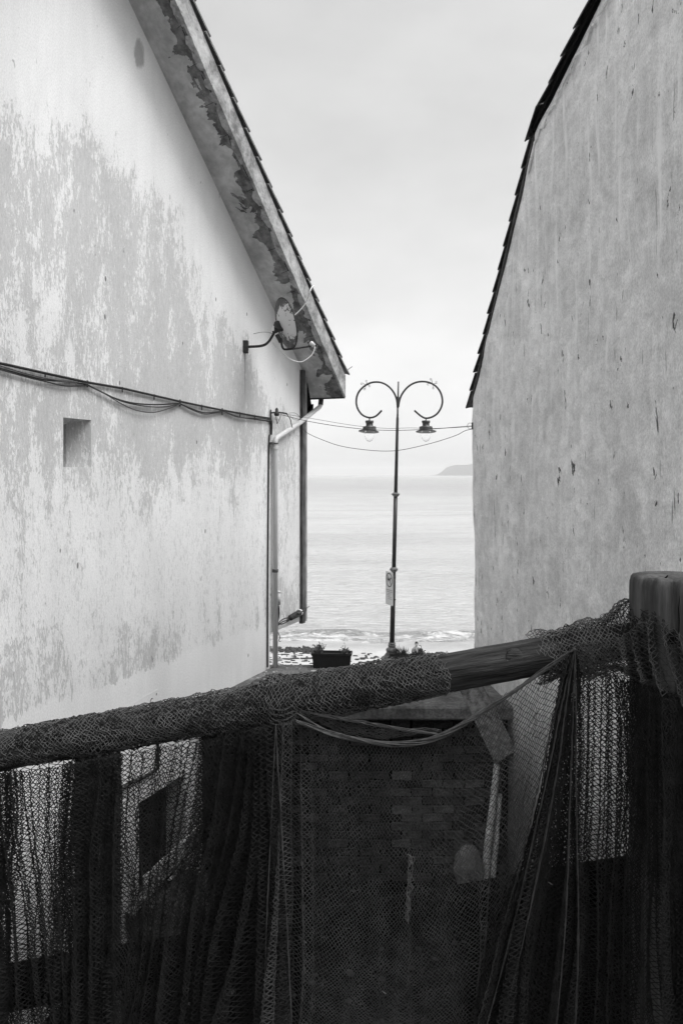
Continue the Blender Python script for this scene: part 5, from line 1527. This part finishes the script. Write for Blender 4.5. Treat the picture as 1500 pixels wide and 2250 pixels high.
# a pleat of the same net folded behind its top edge
panel('folded_edge', [(0, 640, 1556, 0.0), (0.25, 720, 1566, 0), (0.6, 830, 1582, 0), (1, 960, 1598, 0)], [(0, 650, 1562, 0), (0.25, 735, 1592, 0), (0.6, 835, 1612, 0), (1, 950, 1603, 0)],
      0.40, 0.3, [(0, 0.0, 0.0), (1, 0.0, 0.0)], MAT['net2'], net2, n2o, y0=FY - 0.04, seed=91, Lb=0.05, w=0.016, h=0.006)
SW = [F3(u, v, -0.062 + yo) for q, u, v, yo in swag[1:]]
bundle('swag_edge', SW, 20, 0.0068, 0.0010, MAT['rope'], net2, n2o, 5)
bundle('swag_edge', [F3(652, 1549), F3(690, 1572), F3(735, 1596), F3(775, 1606), F3(830, 1614)], 3, 0.0025, 0.0014, MAT['rope'], net2, n2o, 6)
bundle('swag_edge', [F3(655, 1548, -0.05), F3(720, 1560, -0.05), F3(800, 1574, -0.05), F3(880, 1588, -0.05), F3(960, 1600, -0.05)], 8, 0.004, 0.0009, MAT['rope'], net2, n2o, 7)
for k, (va, vb) in enumerate(((1527, 1538), (1538, 1548), (1548, 1560), (1560, 1566))):      # loops of the gather knot
    bundle('gather_loop', [F3(594, va + 2, -0.06), F3(606, (va + vb) / 2 + 6, -0.075), F3(625, (va + vb) / 2 + 8, -0.075), F3(645, va + 8, -0.068), F3(656, 1549, -0.06)], 3, 0.002, 0.0008, MAT['net2'], net2, n2o, 11 + k)
# folds standing out below the left knot
for k, (ub, w_) in enumerate(((583, 0.0), (652, 0.0))):
    bundle('fold_edge', [F3(612, 1568, -0.085), F3(612 + (ub - 612) * 0.35, 1800, -0.095), F3(612 + (ub - 612) * 0.7, 2050, -0.10), F3(ub, 2340, -0.10)], 5, 0.0035, 0.0009, MAT['net2'], net2, n2o, 31 + k, 14)
# torn edge of bleached meshes
g = G(); rg = random.Random(5)
for u, v in ((890, 1846), (660, 2020), (668, 2028), (1187, 1905), (836, 2136)):
    p = F3(u, v, -0.072) - Vector(n2o); g.tube([p, p + Vector((0.009, 0, -0.006))], 0.0013, 4)
tag(g.build('frayed_twine', MAT['fray'], net2), kind='stuff')
panel('torn_strip', [(0, 893, 1850, 0), (1, 906, 1852, 0)], [(0, 886, 1996, 0), (1, 889, 1998, 0)], 0.024, 0.3, [(0, 0, 0), (1, 0, 0)], MAT['fray'], net2, n2o, y0=FY - 0.068, seed=99, Lb=0.16, w=0.011, h=0.016, rad=0.0009, jit=0.002)
# --- the net bunched against the right post
n3o = (fx(1350), FY, 0.0)
net3 = empty('fishing_net', n3o)
tag(net3, 'dark fishing net bunched round the rail at the right post and hanging in folds', 'fishing net', 'nets hung on the fence')
lump3 = lambda u, an: 0.006 + 0.035 * np.clip((u - 1290) / 110, 0, 1) ** 1.5 + 0.006 * np.sin(u * 0.06)
wrap('rail_wrap', 1158, 1440, MAT['net4'], net3, n3o, seed=13, lump=lambda u, an: lump3(u, an) + 0.004, r0=0.050, jit=0.0014, rad=0.0010)
wrap('rail_wrap', 1180, 1430, MAT['net'], net3, n3o, seed=17, lump=lambda u, an: lump3(u, an) - 0.003, r0=0.050, w=WC * 1.05, h=HC)
panel('bunched_net', [(0, 1235, 1400, 0), (0.3, 1330, 1378, -0.02), (0.6, 1392, 1330, -0.03), (0.8, 1440, 1370, -0.06), (1, 1530, 1420, -0.06)],
      [(0, 1262, 1475, 0), (0.3, 1340, 1472, -0.02), (0.6, 1410, 1500, -0.05), (0.8, 1470, 1530, -0.07), (1, 1540, 1540, -0.07)],
      0.50, 0.06, [(0, 0.006, 0.006), (0.5, 0.014, 0.012), (1, 0.012, 0.012)], MAT['net2'], net3, n3o, y0=FY - 0.09, seed=23, Lb=0.15)
panel('bunched_net', [(0, 1340, 1372, 0), (0.4, 1388, 1322, -0.02), (0.7, 1440, 1368, -0.05), (1, 1540, 1430, -0.05)],
      [(0, 1350, 1475, -0.02), (0.4, 1410, 1480, -0.03), (0.7, 1480, 1520, -0.06), (1, 1550, 1545, -0.06)],
      0.45, 0.05, [(0, 0.008, 0.008), (1, 0.014, 0.014)], MAT['net'], net3, n3o, y0=FY - 0.075, seed=29, Lb=0.16)
panel('hanging_net', [(0, 1236, 1404, -0.02), (0.30, 1245, 1406, -0.02), (0.42, 1262, 1450, -0.01), (0.50, 1326, 1470, -0.03), (0.74, 1400, 1490, -0.10), (1, 1550, 1520, -0.13)],
      [(0, 985, 2360, -0.03), (0.12, 1060, 2360, -0.03), (0.30, 1170, 2360, -0.01), (0.42, 1235, 2360, 0), (0.50, 1320, 2360, -0.02), (0.74, 1410, 2360, -0.10), (1, 1560, 2360, -0.13)],
      1.65, 0.105, [(0, 0.006, 0.026), (0.3, 0.008, 0.022), (0.42, 0.010, 0.018), (0.55, 0.006, 0.012), (0.75, 0.012, 0.022), (1, 0.02, 0.025)],
      MAT['net'], net3, n3o, y0=FY - 0.06, seed=37, Lb=1.0)
panel('hanging_net', [(0, 1236, 1404, 0), (0.35, 1248, 1420, 0), (0.41, 1330, 1470, 0), (0.6, 1390, 1480, -0.10), (1, 1550, 1520, -0.15)],
      [(0, 1080, 2360, 0), (0.35, 1250, 2360, 0), (0.41, 1340, 2360, 0), (0.6, 1410, 2360, -0.10), (1, 1560, 2360, -0.15)],
      1.75, 0.06, [(0, 0.006, 0.02), (0.4, 0.008, 0.012), (0.52, 0.004, 0.008), (0.7, 0.015, 0.02), (1, 0.02, 0.02)],
      MAT['net'], net3, n3o, y0=FY - 0.025, seed=61, Lb=0.95)
for k, (ub, um) in enumerate(((1010, 1172), (1045, 1192), (1182, 1226), (1228, 1238))):
    bundle('fold_edge', [F3(1240, 1404, -0.085), F3((1240 + um) / 2, 1540, -0.095), F3(um, 1700, -0.10), F3((um + ub) / 2 + 8, 2010, -0.105), F3(ub, 2330, -0.105)], 5, 0.0035, 0.0009, MAT['net2'], net3, n3o, 51 + k, 14)
# stray meshes curling off the top of the bunch
g = G(); rg = random.Random(8)
for k in range(46):
    u = rg.uniform(1172, 1345); v = 1650 - 0.175 * u - 52 - max(0, (u - 1290)) * 0.25
    p = F3(u, v + 8, rg.uniform(-0.04, 0.02)) - Vector(n3o); r_ = rg.uniform(0.004, 0.009); a0_ = rg.uniform(0, 6)
    g.tube([p + Vector((r_ * math.cos(a0_ + q * 0.6) * 1.3, rg.uniform(-.002, .002), r_ * 0.9 * math.sin(a0_ + q * 0.6) + 0.003)) for q in range(rg.randint(5, 9))], 0.0007, 4)
tag(g.build('frayed_twine', MAT['net'], net3), kind='stuff')

# ================================================================ sea air
hz = bpy.data.materials.new('sea_haze'); hz.use_nodes = True
hn = hz.node_tree.nodes; hn.clear()
ho = hn.new('ShaderNodeOutputMaterial'); hv_ = hn.new('ShaderNodeVolumePrincipled')
hv_.inputs['Color'].default_value = (0.95, 0.95, 0.95, 1)
hv_.inputs['Density'].default_value = 0.00011
hv_.inputs['Anisotropy'].default_value = 0.0
hz.node_tree.links.new(hv_.outputs[0], ho.inputs['Volume'])
g = G(); g.box((-16000, -300, SEA_Z - 4), (16000, 16000, 150))
hb = g.build('haze', hz); tag(hb, 'pale sea haze between the alley and the far headland', 'haze', kind='stuff')
